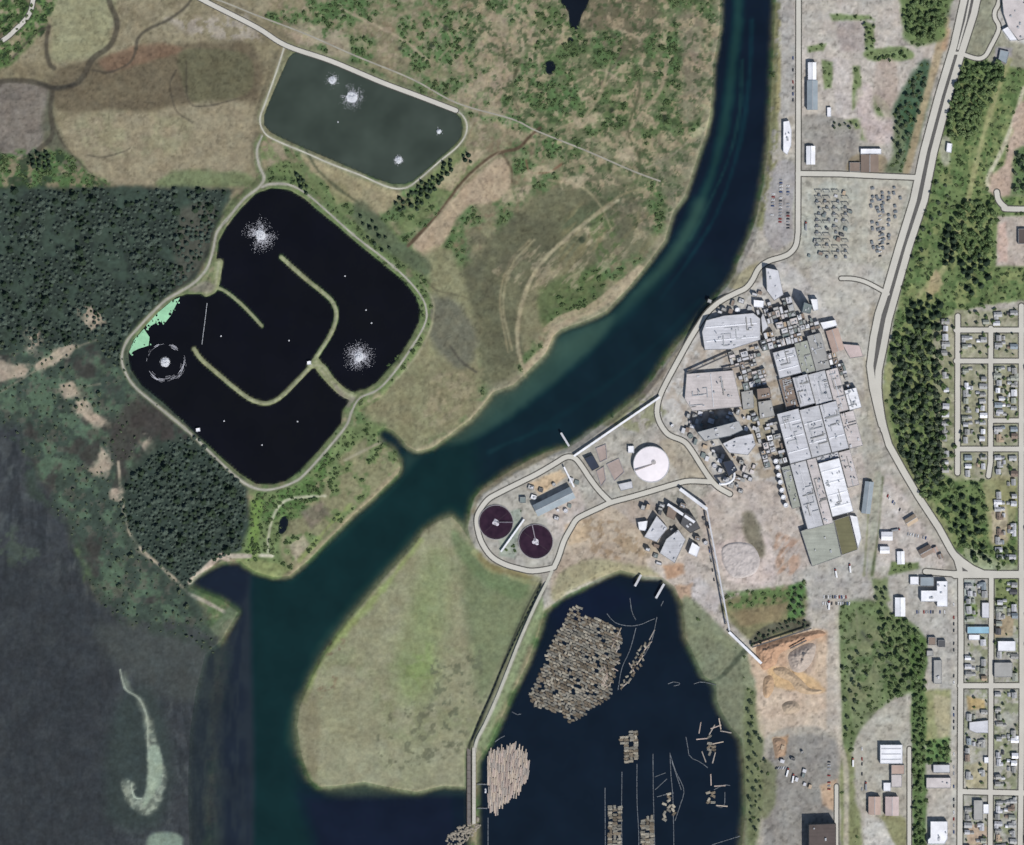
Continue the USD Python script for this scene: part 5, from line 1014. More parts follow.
# woods along the avenue and round the town
grove('broadleaf_tree', BRO, "962,66 985,66 1002,62 1006,70 994,95 982,118 972,140 962,138 948,140 945,120 952,95", 4.9, 101, 'bright green broadleaf tree in the thicket right of the upper avenue', 'trees in the thicket right of the upper avenue', .8, 1.2, 90)
grove('broadleaf_tree', BRO, "905,-8 948,-8 944,15 936,36 918,38 905,30", 4.9, 102, 'broadleaf tree in the wood at the top left of the avenue', 'trees in the wood at the top left of the avenue', .8, 1.25, 60)
grove('dull_tree', DUL, "896,112 915,80 924,64 926,90 916,125 908,150 898,160 893,140", 5.4, 103, 'dark green tree in the belt along the ditch left of the avenue', 'trees in the belt along the ditch', .7, 1.05, 44)
grove('conifer', CON, "940,238 950,222 958,238 952,262 942,268", 5.0, 104, 'dark conifer in the black clump right of the avenue’s bend', 'conifers in the black clump right of the bend', .9, 1.3, 20)
grove('conifer', CON, "908,300 930,296 942,306 940,330 916,328 906,318", 5.6, 105, 'dark conifer in the clump left of the first dead-end street', 'conifers left of the first dead-end street', .9, 1.3, 26)
grove('conifer', CON, "960,262 978,252 990,262 986,290 968,294", 6.2, 106, 'dark conifer in the clump below the pinkish lot', 'conifers below the pinkish lot', .9, 1.25, 20)
grove('broadleaf_tree', BRO, "952,212 975,198 994,206 995,250 980,258 962,262 955,240", 5.6, 107, 'light green broadleaf tree in the wood left of the pinkish lot', 'broadleaf trees left of the pinkish lot', .85, 1.25, 60)
grove('dull_tree', DUL, "893,335 915,330 938,338 940,420 945,470 930,500 912,474 900,450 893,400", 5.6, 108, 'grey-green tree in the wood inside the long curve of the avenue', 'grey-green trees inside the avenue’s curve', .8, 1.4, 110)
grove('conifer', CON, "893,345 912,338 936,345 940,405 945,470 925,490 903,450 895,400", 9.0, 109, 'dark conifer in the wood inside the long curve of the avenue', 'conifers inside the avenue’s curve', .85, 1.35, 44)
grove('broadleaf_tree', BRO, "915,480 945,478 985,488 988,540 975,560 955,540 935,515", 9.0, 110, 'broadleaf tree in the triangle wood above the avenue junction', 'broadleaf trees above the avenue junction', .8, 1.2, 44)
grove('conifer', CON, "944,505 962,496 978,500 982,530 972,545 950,528", 7.5, 111, 'dark conifer in the triangle wood above the avenue junction', 'conifers above the avenue junction', .9, 1.35, 24)
grove('conifer', CON, "972,548 984,545 990,562 975,562", 6, 112, 'dark conifer at the tip of the lawn beside the junction', 'conifers beside the junction lawn', .8, 1.1, 6); grove('dull_tree', DUL, "996,548 1016,548 1016,565 998,563", 6, 113, 'bushy dark tree around the house by the junction’s north side', 'trees round the house by the junction', .7, 1.1, 8)
grove('broadleaf_tree', BRO, "914.5,640 924.5,645 925,720 923.5,845 914,845", 5.2, 114, 'broadleaf tree in the long narrow row behind the street lots', 'trees in the long row behind the street lots', .62, .95, 70)
grove('broadleaf_tree', BRO, "880,612 905,616 921,640 916,690 895,698 882,670", 6.0, 115, 'broadleaf tree in the rough green below the small shops', 'trees in the rough green below the small shops', .7, 1.2, 60)
grove('dull_tree', DUL, "842,660 858,640 868,670 856,712 845,742", 8.5, 116, 'grey-green tree on the slope right of the sawdust yard', 'trees on the slope right of the sawdust yard', .6, .95, 16)
grove('broadleaf_tree', BRO, "926,745 948,740 948,760 930,762", 6, 117, 'low bright green tree behind the pale flat roof', 'trees behind the pale flat roof', .7, 1, 10); grove('dull_tree', DUL, "874,586 886,584 886,604 876,606", 5, 118, 'dark tree beside the end of the railway strip', 'trees at the end of the railway strip', .6, .9, 8)
grove('broadleaf_tree', BRO, "872,60 905,52 908,58 882,63", 5, 119, 'low tree in the hedge across the gravel lots', 'trees in the hedge across the gravel lots', .45, .7, 12); grove('broadleaf_tree', BRO, "864,24 874,26 874,48 866,50", 4.5, 120, 'low tree in the short hedge of the upper gravel lot', 'trees in the short hedge of the gravel lot', .45, .65, 10); grove('dull_tree', DUL, "832,122 862,120 862,128 834,130", 5, 121, 'low dark tree along the top of the grey lot', 'trees along the top of the grey lot', .45, .7, 10)
grove('dull_tree', DUL, "792,586 804,582 804,616 790,614", 5.5, 122, 'green tree on the bank above the sawdust yard', 'trees on the bank above the sawdust yard', .6, .95, 12); grove('dull_tree', DUL, "747,700 757,705 766,760 758,840 748,840", 6.5, 123, 'grey-green tree along the pond’s east bank', 'trees along the pond’s east bank', .5, .9, 28)
grove('dull_tree', DUL, "1016,155 1030,150 1030,190 1012,190", 6, 124, 'dark green tree at the right edge above the bent street', 'trees at the right edge above the bent street', .8, 1.2, 10); grove('dull_tree', DUL, "926,184 944,176 950,200 930,240 916,270 908,280 912,250", 8, 125, 'low tree on the rough verge right of the avenue’s middle', 'trees on the rough verge', .55, .95, 26)
grove('dull_tree', DUL, "750,646 758,636 772,626 790,621 806,620 806,626 788,628 772,634 760,644", 4.2, 151, 'dark tree in the curved hedge above the sawdust yard', 'trees in the curved hedge above the sawdust yard', .5, .8, 30); grove('broadleaf_tree', BRO, "895,335 940,320 948,470 925,500 905,460", 8.5, 152, 'lighter broadleaf tree in the wood inside the long curve of the avenue', 'broadleaf trees inside the avenue’s curve', .8, 1.3, 50)
# town gardens
grove('garden_tree', DUL + BRO, "936,320 954,320 954,478 938,470", 8, 126, 'garden tree among the houses left of the first dead-end street', 'garden trees left of the dead-end street', .5, .95, 26)
grove('garden_tree', DUL + BRO, "960,306 1024,306 1024,478 960,478", 7, 127, 'garden tree inside the upper town blocks', 'garden trees in the upper blocks', .35, .75, 80); grove('garden_tree', DUL + BRO, "962,578 1024,578 1024,845 962,845", 9, 128, 'garden tree inside the lower town blocks', 'garden trees in the lower blocks', .3, .6, 60)
# west side: conifers and marsh scrub
grove('conifer', CON, "392,206 398,196 412,192 420,182 432,178 442,164 450,158 454,166 446,178 436,190 424,200 418,210 408,206 400,212", 4.2, 130, 'black-green conifer in the double row at the pond’s lower right', 'conifers in the double row by the pond', .62, .85, 60)
grove('conifer', CON, "28,154 36,150 48,152 50,166 38,170 26,166", 4, 134, 'black-green conifer in the dark clump at the upper left marsh', 'conifers in the dark clump, upper left', .6, .9, 16); grove('conifer', CON, "296,172 302,176 312,192 308,196 298,184", 4, 131, 'black-green conifer in the short row between pond and lagoon', 'conifers in the short row between pond and lagoon', .6, .8, 8); grove('conifer', CON, "352,208 372,218 392,246 386,256 366,236", 6.5, 132, 'dark conifer on the lagoon’s north-east bank', 'conifers on the lagoon bank', .55, .8, 14); grove('conifer', CON, "462,152 474,156 470,166 460,160", 4.5, 133, 'dark conifer standing apart right of the pond', 'conifers right of the pond', .6, .8, 4)
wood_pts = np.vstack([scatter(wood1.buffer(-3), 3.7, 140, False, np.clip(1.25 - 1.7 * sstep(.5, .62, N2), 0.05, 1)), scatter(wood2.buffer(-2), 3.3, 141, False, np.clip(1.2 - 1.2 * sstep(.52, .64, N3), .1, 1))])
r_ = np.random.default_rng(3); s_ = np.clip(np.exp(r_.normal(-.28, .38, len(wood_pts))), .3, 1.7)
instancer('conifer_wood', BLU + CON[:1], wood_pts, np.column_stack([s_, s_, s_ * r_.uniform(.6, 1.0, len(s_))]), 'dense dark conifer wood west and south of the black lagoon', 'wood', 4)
sp = scatter(scrub.buffer(3), 5.0, 142, False, np.clip(.9 - 1.5 * sstep(.46, .6, N1), 0, 1)); s_ = np.clip(np.exp(r_.normal(-1.1, .45, len(sp))), .15, 1.1); instancer('scrub', DUL, sp, np.column_stack([s_, s_, s_ * .8]), 'low grey-green scrub on the shore of the dark tidal flats', 'scrub', 5)
green = np.clip(((C[..., 1] - C[..., 0]) - 4) / 16, 0, 1)
land_ok = poly("-20,-20 720,-20 706,134 665,240 606,311 528,371 447,437 400,470 290,572 240,560 250,486 345,400 425,325 415,292 310,195 270,184 250,186 0,186").difference(pond_g.buffer(4)).difference(shapely.union_all([line(p, w_ + 2) for p, w_ in [(north_road, 6), (thin_road, 3)] + lagoon_paths]))
sp = scatter(land_ok, 3.6, 143, False, sstep(.55, 1.0, green) * .8); s_ = r_.uniform(.45, 1.25, len(sp)) ** 1.5; instancer('marsh_shrubs', SHR, sp, np.column_stack([s_, s_, s_ * .8]), 'low green shrubs dotted over the tan marsh', 'shrubs', 6)
sp = scatter(east_in.difference(solid_ground.buffer(1)), 4.4, 144, True, green * .6); s_ = r_.uniform(.4, 1.2, len(sp)) ** 1.5; instancer('rough_shrubs', SHR, sp, np.column_stack([s_, s_, s_ * .8]), 'low green shrubs on verges and rough ground round the mill and town', 'shrubs', 7)
# ---------------------------------------------------------------- houses
HOUSE = {}
def house_proto(col, kind):
    if (col, kind) in HOUSE:
        return HOUSE[col, kind]
    p = proto('house_model'); L, Wd, h = [(12.5, 8.2, 3.6), (10.5, 9.0, 5.2), (13.0, 7.4, 3.4)][kind]; rise = Wd * .26
    def gab(L, Wd, h, rise, dx=0, dy=0, rot=False):
        prof = [(-Wd / 2, -.3), (Wd / 2, -.3), (Wd / 2, h), (0, h + rise), (-Wd / 2, h)]; v = [(s_ * L / 2, y, z) for s_ in (-1, 1) for y, z in prof]; v = np.array(v)
        if rot: v = v[:, [1, 0, 2]]
        wall = trimesh.convex.convex_hull(v + (dx, dy, 0)); sl = []
        for sg in (-1, 1):
            o = Wd / 2 + .5; e = h - .5 * rise * 2 / Wd; v = np.array([(s_ * (L / 2 + .4), y, z) for s_ in (-1, 1) for y, z in ((0, h + rise + .02), (0, h + rise + .25), (sg * o, e + .02), (sg * o, e + .25))])
            if rot: v = v[:, [1, 0, 2]]
            sl.append(trimesh.convex.convex_hull(v + (dx, dy, 0)))
        return wall, cat_m(sl)
    w1, r1 = gab(L, Wd, h, rise); ws, rs = [w1], [r1]
    if kind == 2:
        w3, r3 = gab(7.5, 6.0, h - .1, rise * .8, 3.0, 4.0, True); ws.append(w3); rs.append(r3)
    obj('wall', cat_m(ws), WALLS[['white', 'tan', 'grey'][kind]], p); obj('roof', cat_m(rs), mat('house_roof_' + col, PAL[col], 0.1, 0.3, 0.85, rand=0.2), p); obj('chimney', boxm(1.6, 2.4, -1.2, -.4, h, h + rise + 1.0), WALLS['brown'], p); obj('porch', boxm(-2, 1.2, -Wd / 2 - 1.9, -Wd / 2, -.2, .5), mat('porch_deck', (150, 140, 128)), p)
    HOUSE[col, kind] = p; return p
HC = ['dull', 'grey', 'brown', 'dark', 'greygreen', 'pale', 'white', 'bluegrey', 'tan']; HW = [.2, .25, .05, .01, .1, .25, .08, .04, .02]
HN = {'dull': 'drab', 'grey': 'grey', 'brown': 'brown', 'dark': 'dark', 'greygreen': 'mossy', 'pale': 'pale', 'white': 'white', 'bluegrey': 'bluish', 'tan': 'tan', 'rust': 'rusty'}
ORD = 'northernmost second third fourth fifth sixth seventh eighth ninth tenth eleventh twelfth thirteenth fourteenth fifteenth sixteenth seventeenth eighteenth nineteenth twentieth twenty-first twenty-second twenty-third twenty-fourth twenty-fifth twenty-sixth twenty-seventh twenty-eighth twenty-ninth thirtieth thirty-first thirty-second thirty-third thirty-fourth'.split()
rh = np.random.default_rng(17); taken_h = shapely.union_all(taken + [net.buffer(1.6)])
blocks = [(959, 990, 308, 328, 'topmost left block'), (991, 1020, 308, 328, 'topmost right block'), (960.5, 988.5, 333, 358.5, 'small square block, upper left'), (993, 1019, 333, 358.5, 'small square block, upper right'), (960.5, 988.5, 364, 446, 'tall upper left block'), (993, 1019, 364, 418, 'upper right block'), (993, 1019, 423.5, 446, 'small right block halfway'), (962, 988, 452, 480, 'half-built left block'), (993, 1019, 452, 566, 'right block above the junction'),
          (936, 954, 316, 478, 'strip beside the left wood'), (963.5, 988.5, 579, 682, 'first left block below the junction'), (994, 1019, 579, 682, 'first right block below the junction'), (963, 988.5, 689, 788, 'second left block below the junction'), (993, 1019, 689, 788, 'second right block below the junction'), (962.5, 988, 796, 852, 'lowest left block'), (993, 1018, 796, 852, 'lowest right block'), (1024, 1034, 333, 566, 'upper frame edge'), (1024, 1034, 579, 852, 'lower frame edge')]
for x0, x1, y0, y1, where in blocks:
    for side, cx in (('left', x0 + 5.2), ('right', x1 - 5.2)) if x1 - x0 > 20 else (('left', (x0 + x1) / 2),):
        y, k = y0 + 5.0 + rh.uniform(0, 2), 0
        while y < y1 - 3:
            col = HC[rh.choice(len(HC), p=np.array(HW) / sum(HW))]; kind = int(rh.integers(3)); px, py = cx + rh.normal(0, .8), y; y += rh.uniform(6.4, 9.0)
            if rh.random() < ((.06 if y1 < 500 else .28) if x1 - x0 > 20 else .2) or taken_h.intersects(Point(px, py).buffer(2.7)):
                continue
            w2 = W((px, py)); sx = rh.uniform(.66, .9); rot = (0 if side == 'right' else math.pi) + (math.pi / 2 if rh.random() < .35 else 0) + rh.normal(0, .03)
            place(house_proto(col, kind), 'house', f'{HN[col]}-roofed house, {ORD[k]} down the {side} side of the {where}', 'house', (w2[0], w2[1], LAND), rot, (sx, sx, 1)); k += 1
            if rh.random() < .6 and x1 - x0 > 20:      # outbuilding towards the middle of the block
                qx, qy = px + (5.0 if side == 'left' else -5.0), py + rh.uniform(-2.5, 2.5)
                if not taken_h.intersects(Point(qx, qy).buffer(2.2)):
                    c2 = HC[rh.choice(len(HC), p=np.array(HW) / sum(HW))]; w2 = W((qx, qy)); place(house_proto(c2, 0), 'garden_shed', f'{HN[c2]}-roofed shed behind the {ORD[k - 1]} house, {side} side, {where}', 'shed', (w2[0], w2[1], LAND - .8), rot, (.45, .5, .8))
# ---------------------------------------------------------------- vehicles
def carpaint(n, rgb): return mat('car_paint_' + n, rgb, 0.03, 1.0, 0.25, 0.5)
GLASSY = mat('car_glass', (38, 44, 50), 0.05, 1.0, 0.08, 0.6); TYRE = mat('tyre_rubber', (36, 36, 36), 0.1)
def vehicle(kind, n, rgb):
    p = proto(kind + '_model'); hull = lambda v: trimesh.convex.convex_hull(np.array(v))
    def loft(x0, x1, w0, z0, z1, inx=.15, iny=.12): return hull([(x, y, z0) for x in (x0, x1) for y in (-w0, w0)] + [(x, y, z1) for x in (x0 + inx, x1 - inx) for y in (-w0 + iny, w0 - iny)])
    if kind == 'car':
        obj('body', loft(-2.2, 2.2, .9, .35, .95), carpaint(n, rgb), p); obj('cabin', loft(-1.5, 1.0, .85, .95, 1.42, .5, .15), GLASSY, p); obj('roof', boxm(-.98, .5, -.68, .68, 1.425, 1.5), carpaint(n, rgb), p); wx, wy, wr = 1.4, .8, .33
    else:
        obj('trailer', loft(-7, 3.2, 1.25, 1.1, 3.9, .05, .05), carpaint(n, rgb), p); obj('cab', loft(3.8, 6.2, 1.2, .6, 3.2, .3, .1), carpaint('cab', (150, 70, 60)), p); obj('chassis', boxm(-6.8, 5.6, -.5, .5, .6, 1.05), TYRE, p); wx, wy, wr = 5.0, 1.0, .5
    for sx in (-1, 1):
        for sy in (-1, 1):
            m = trimesh.creation.cylinder(wr, .25, sections=10); m.apply_transform(trimesh.transformations.rotation_matrix(math.pi / 2, (1, 0, 0))); m.apply_translation((sx * wx, sy * wy, wr)); obj('wheel', m, TYRE, p)
    return p
CARS = {n: vehicle('car', n, c) for n, c in {'white': (235, 235, 235), 'silver': (176, 178, 182), 'dark': (52, 56, 64), 'red': (150, 50, 44), 'blue': (62, 84, 130)}.items()}
TRUCK = {n: vehicle('truck', n, c) for n, c in {'white': (238, 238, 238), 'grey': (150, 152, 154)}.items()}
def park(row, gap, ang, where, seed, fill_=.75):
    a, b = P(row); L = np.hypot(*(b - a)); r = np.random.default_rng(seed)
    for k in range(int(L / gap) + 1):
        if r.random() > fill_:
            continue
        p = a + (b - a) * k * gap / L; n = list(CARS)[r.choice(5, p=[.34, .24, .24, .1, .08])]; w2 = W(p)
        place(CARS[n], 'car', f'{n} car parked {where}', 'car', (w2[0], w2[1], LAND + .02), math.radians(ang + r.normal(0, 3)), (1.12, 1.12, 1.1), f'{n} cars parked {where}')
park("776,605 806,605", 2.1, 90, 'in the upper row south of the long mill', 1) if False else None
park("824,597 846,597", 2.2, 90, 'in the upper row south of the grey-green warehouse', 2); park("823,603.5 850,603.5", 2.2, 90, 'in the lower row south of the grey-green warehouse', 3)
park("793,52 793,112", 6.0, 90, 'along the river side of the straight mill road', 4, .6); park("788,180 788,228", 3.0, 0, 'in the inner row of the river-side lot', 5, .7); park("781,180 780,222", 3.0, 0, 'in the outer row of the river-side lot', 6, .7); park("774,185 772,215", 3.0, 0, 'nearest the river in the river-side lot', 7, .6)
park("880,200 880,258", 4.0, 20, 'in the left column of the lot beside the avenue', 8, .65); park("888,196 888,250", 4.0, 20, 'in the right column of the lot beside the avenue', 9, .6)
park("886,494 902,512", 2.6, 70, 'on the pale lot beside the railway strip', 10, .7); park("908,534 926,538", 2.6, 80, 'in the middle of the lot beside the avenue junction', 11, .7); park("917,612 945,612", 2.3, 90, 'below the L-shaped white warehouse', 12, .6); park("953.8,585 953.8,840", 6.5, 90, 'along the first residential street', 13, .5)
park("774,768 786,768", 2.3, 60, 'at the top of the log yard', 14, .8); park("829,762 829,790", 3.4, 0, 'along the lane of the log yard', 15, .8); park("862,744 862,790", 5, 90, 'along the left side of the lower grey yard', 16, .5); park("709,548 714,580", 3.2, 100, 'along the long pale conveyor', 18, .6)
for k, (x, y, a, n, lab) in enumerate([(787.5, 772, 75, 'white', 'white articulated truck in the log yard, upper of the white pair'), (793, 778, 80, 'white', 'white articulated truck in the log yard, lower of the white pair'), (836, 573, 100, 'white', 'white truck parked just south of the olive roof'), (850, 568, 95, 'white', 'white truck parked at the south-east corner of the mill'), (866, 786, 90, 'grey', 'grey truck left of the rosy roofs'), (853, 762, 90, 'white', 'white truck at the left rim of the lower yard'), (806, 226, 90, 'grey', 'grey truck in the electrical yard near the mill road'), (896, 530, 10, 'grey', 'grey truck between the lots beside the railway strip'), (940, 598, 0, 'white', 'white truck backed to the L-shaped warehouse'), (829, 605, 88, 'white', 'white truck in the car park south of the mill')]):
    w2 = W((x, y)); place(TRUCK[n], 'truck', lab, 'truck', (w2[0], w2[1], LAND + .02), math.radians(a), (1, 1, 1))
# electrical yard: rows of gantries with apparatus under them
STEEL = mat('painted_steel', (150, 152, 150), 0.1, 0.5, 0.6)
gp = proto('gantry_model'); [obj('post', boxm(x - .2, x + .2, y - .2, y + .2, 0, 7), STEEL, gp) for x in (-7, 7) for y in (-.5, .5)]; obj('beam', cat_m([boxm(-7.2, 7.2, y - .12, y + .12, z, z + .24) for y in (-.5, .5) for z in (6.2, 7)] + [boxm(x - .08, x + .08, -.5, .5, 6.3, 6.5) for x in np.arange(-6.5, 7, 1.3)]), STEEL, gp); obj('insulator', cat_m([cyl(.22, 4.9, 6.2, x, 0, 6) for x in (-5, -2.5, 0, 2.5, 5)]), WALLS['brown'], gp)
st = proto('transformer_model'); obj('tank', boxm(-1.7, 1.7, -1.2, 1.2, .3, 3.0), WALLS['bluegrey'], st); obj('radiator', cat_m([boxm(x - .15, x + .15, s_ * 1.7 - .45, s_ * 1.7 + .45, .6, 2.7) for x in (-1.2, -.6, 0, .6, 1.2) for s_ in (-1, 1)]), STEEL, st); obj('bushing', cat_m([cyl(.18, 3.003, 4.3, x, 0, 6) for x in (-1, 0, 1)]), WALLS['brown'], st); obj('plinth', boxm(-2.4, 2.4, -2.4, 2.4, -.1, .3), mat('basin_concrete', (150, 146, 148)), st)
rl = np.random.default_rng(23)
for n_, cx in enumerate((819, 827, 836, 845.5)):
    for y in np.arange(192, 259, 6.2):
        if not taken_h.intersects(Point(cx, y).buffer(2)) and rl.random() < .9:
            w2 = W((cx, y)); place(gp, 'gantry', f'steel gantry in the {ORD[n_].replace("northernmost", "first")} column from the left of the electrical yard', 'gantry', (w2[0], w2[1], LAND), rl.normal(0, .02), (.66, 1, 1), f'gantries of the {ORD[n_].replace("northernmost", "first")} electrical yard column')
        if rl.random() < .75 and not taken_h.intersects(Point(cx, y + 3).buffer(2)):
            w2 = W((cx + rl.choice([-2, 0, 2]), y + 3)); place(st, 'transformer', 'grey transformer between the gantries of the electrical yard', 'transformer', (w2[0], w2[1], LAND), rl.choice([0, math.pi / 2]), (1, 1, 1), 'transformers of the electrical yard')
for y in np.arange(188, 258, 4.6):
    for cx in (872, 877.5, 883, 889, 895, 900):
        if rl.random() < .62 and cx < 903 - (y - 190) * .28:
            w2 = W((cx + rl.normal(0, .6), y + rl.normal(0, .8))); place(st, 'transformer', 'grey unit standing in the gravel lot left of the avenue', 'transformer', (w2[0], w2[1], LAND), rl.choice([0, math.pi / 2]) + .25, (rl.uniform(.8, 1.5), 1, .9), 'grey units in the gravel lot left of the avenue')
# ---------------------------------------------------------------- things on the water
WHITE_FOAM = usdkit.material(stage, '/World/Looks/white_water', {'d': ('diffuse_bsdf', {'color': (0.85, 0.86, 0.88)}), 't': ('translucent_bsdf', {'color': (0.85, 0.86, 0.88)}), 'x': ('mix_closure', {'fac': 0.35})}, [('d.BSDF', 'x.closure1'), ('t.BSDF', 'x.closure2')], surface='x.closure')
def aerator(px, py, core, reach, label, seed, ring=None, n=150):
    "floating aerator: float, nozzle, umbrella of flying drops, patches of foam drifting off"
    x, y = W((px, py)); r = np.random.default_rng(seed); t = thing('aerator', label, 'aerator', (x, y, LAGOON))
    obj('float', cat_m([rng_ring(.8, 1.6, -.2, .45, 16)]), WALLS['white'], t); obj('nozzle', cyl(.35, 0, 1.4, n=10), METAL, t)
    c, rr = core * S, reach * S
    def blob(rad, wob, k):
        ang = np.arange(36) / 36 * 6.283; q_ = np.array([meshkit.fbm(np.array([math.cos(a) * 1.6 + seed, math.sin(a) * 1.6, k * 3.1])) for a in ang]); return Polygon(np.column_stack([rad * (1 + wob * (q_ - .5)) * np.cos(ang), rad * (1 + wob * (q_ - .5)) * np.sin(ang)]))
    def flat(g, z):
        v, w_, n0 = [], [], 0
        for g1 in getattr(g, 'geoms', [g]):
            if g1.area > .03:
                p_, b = trimesh.creation.triangulate_polygon(g1, engine='earcut'); e1, e2 = p_[b[:, 1]] - p_[b[:, 0]], p_[b[:, 2]] - p_[b[:, 0]]; b = np.where((e1[:, 0] * e2[:, 1] - e1[:, 1] * e2[:, 0])[:, None] < 0, b[:, ::-1], b); v.append(np.column_stack([p_, np.full(len(p_), z)])); w_.append(b + n0); n0 += len(p_)
        return np.vstack(v), np.vstack(w_)
    obj('boil', flat(blob(c * .78, 1.0, 1), .10), WHITE_FOAM, t)
    drops = []
    for k in range(260):
        a, q_ = r.uniform(0, 6.28), math.sqrt(r.random()); d = q_ * c; z = 1.4 + 2.2 * (1 - (2 * q_ - .75) ** 2) * .6 + r.normal(0, .15); m = trimesh.creation.icosahedron(); m.apply_scale(r.uniform(.3, .75) * (1.2 - q_ * .9)); m.apply_translation((d * math.cos(a), d * math.sin(a), max(z, .3))); drops.append(m)
    tag(obj('spray', cat_m(drops), WHITE_FOAM, t), kind='stuff'); f_ = []
    for k in range(n):
        a = r.uniform(0, 6.28); d = c * .7 + (rr - c * .7) * (r.beta(.9, 2.6) if ring is None else np.clip(r.normal(ring, .07) + .16 * (meshkit.noise(np.array([math.cos(a) * 3, math.sin(a) * 3, 7.0])) - .5), 0, 1.1)); s_ = r.uniform(.14, .36)
        if meshkit.noise(np.array([math.cos(a) * 2.5 + seed * 9, math.sin(a) * 2.5, 0])) < (r.uniform(.1, .58) if ring is None else r.uniform(.4, .7)):
            continue
        if ring is not None:
            L_ = r.uniform(.06, .2); aa = a + np.linspace(-L_, L_, 6); f_.append(LineString(np.column_stack([d * np.cos(aa), d * np.sin(aa)])).buffer(s_ * .5, quad_segs=2))
        else:
            e_ = r.uniform(.8, 2.2); f_.append(affinity.rotate(affinity.scale(Point(d * math.cos(a), d * math.sin(a)).buffer(s_, quad_segs=2), e_, .8), math.degrees(a) + r.normal(0, 40)))
    tag(obj('foam_patch', flat(shapely.union_all(f_), .05), mat('foam_fleck', (206, 206, 212), 0.3, 0.5), t), kind='stuff')
aerator(260.5, 235, 6.0, 21, 'foaming aerator in the top basin of the black lagoon', 1, n=2600)
aerator(165, 362, 5.6, 20, 'foaming aerator with a broken ring of froth in the left basin', 2, ring=.9, n=170)
aerator(359, 356.5, 5.2, 19, 'foaming aerator in the right basin of the black lagoon', 3, n=2300)
aerator(332.5, 80, 4.4, 10, 'upper left aerator on the grey-green pond, left of the largest', 4, n=220)
aerator(352, 97, 6.4, 16, 'largest foaming aerator on the grey-green pond', 5, n=900)
aerator(398.5, 160, 4.2, 7, 'aerator near the lower edge of the grey-green pond', 6, n=150)
aerator(439, 131.5, 2.6, 6, 'small aerator near the right corner of the grey-green pond', 7, n=30)
ORANGE = WALLS['white']
bp = proto('marker_float_model'); obj('float', cat_m([cyl(1.0, -.4, .5, n=12), cyl(.3, .5, 1.6, n=8)]), ORANGE, bp); obj('collar', rng_ring(1.0, 1.25, -.1, .2, 12), METAL, bp)
for x, y, lab in [(345, 276, 'pale marker float in the top basin right of the spit'), (371.5, 323, 'pale marker float above the right aerator'), (289, 340.5, 'pale marker float left of the winding dike'), (338, 122, 'pale float in the middle of the grey-green pond'), (221, 336, 'pale float right of the baffle line'), (297.5, 421.5, 'pale float below the winding dike, right one'), (262, 445, 'pale float in the lowest basin, lower one'), (224, 421, 'pale float in the lowest basin, left one'), (366, 310, 'faint float in the right basin')]:
    w2 = W((x, y)); place(bp, 'marker_float', lab, 'float', (w2[0], w2[1], LAGOON), 0, (1, 1, 1))
for pp, lab in (("309,363", 'white pump hut at the bend of the winding dike'), ("198,430", 'white pump hut on the lower left lagoon bank')):
    p = P(pp)[0]; B('pump_hut', [p + d for d in ((-2, -1.6), (2, -2.2), (2.4, 1.4), (-1.6, 2.0))], 3.5, 'white', lab, wall='white', cat='hut')
def floats_line(name, p, label, r, z, gap, m_, cat, part):
    q_ = W(curve(p, 8)); t = thing(name, label, cat, (q_[0][0], q_[0][1], z)); s_ = LineString(q_ - q_[0]); d = 0
    while d < s_.length - gap * .5:
        a, b = s_.interpolate(d), s_.interpolate(d + gap * .93); obj(part, trimesh.creation.cylinder(r, segment=((a.x, a.y, r * .3), (b.x, b.y, r * .3)), sections=7), m_, t); d += gap
    return t
floats_line('baffle_curtain', "207,303 205,320 203,335 201.5,347", 'thin floating baffle line in the left basin of the lagoon', .5, LAGOON, 9, METAL, 'boom', 'float')
ALG = mat('algae_scum', (158, 210, 168), 0.16, 0.06, 0.9, fine=0.5)
alg = shapely.union_all([poly("181,296.5 176,306 171,316 163,326 161,321 153,325 147,330 146,324 152,317 162,308.5 172,300", False), poly("144,328 150,337 149,346 139,349 133,352 131,356 128.5,352 133.5,340", False)]).buffer(-.5).intersection(lagoon_g.buffer(-0.2))
ra = np.random.default_rng(9)
alg = shapely.union_all([alg] + [Point(x, y).buffer(ra.uniform(.3, .9)) for x, y in zip(ra.uniform(128, 182, 260), ra.uniform(298, 362, 260)) if alg.distance(Point(x, y)) < 2.4]).difference(shapely.union_all([Point(x, y).buffer(ra.uniform(.5, 1.8)) for x, y in [(154, 329), (158, 328), (150, 331), (149, 326), (163, 329), (170, 314)]] + [Point(x, y).buffer(ra.uniform(.25, 1.0)) for x, y in zip(ra.uniform(132, 182, 90), ra.uniform(298, 355, 90)) if abs(alg.boundary.distance(Point(x, y))) < 2.2])).intersection(lagoon_g.buffer(-.1))
tag(obj('algae', sheet(alg, LAGOON + .06), ALG), 'pale green algae scum along the left bank of the lagoon', 'algae', None, 'stuff')
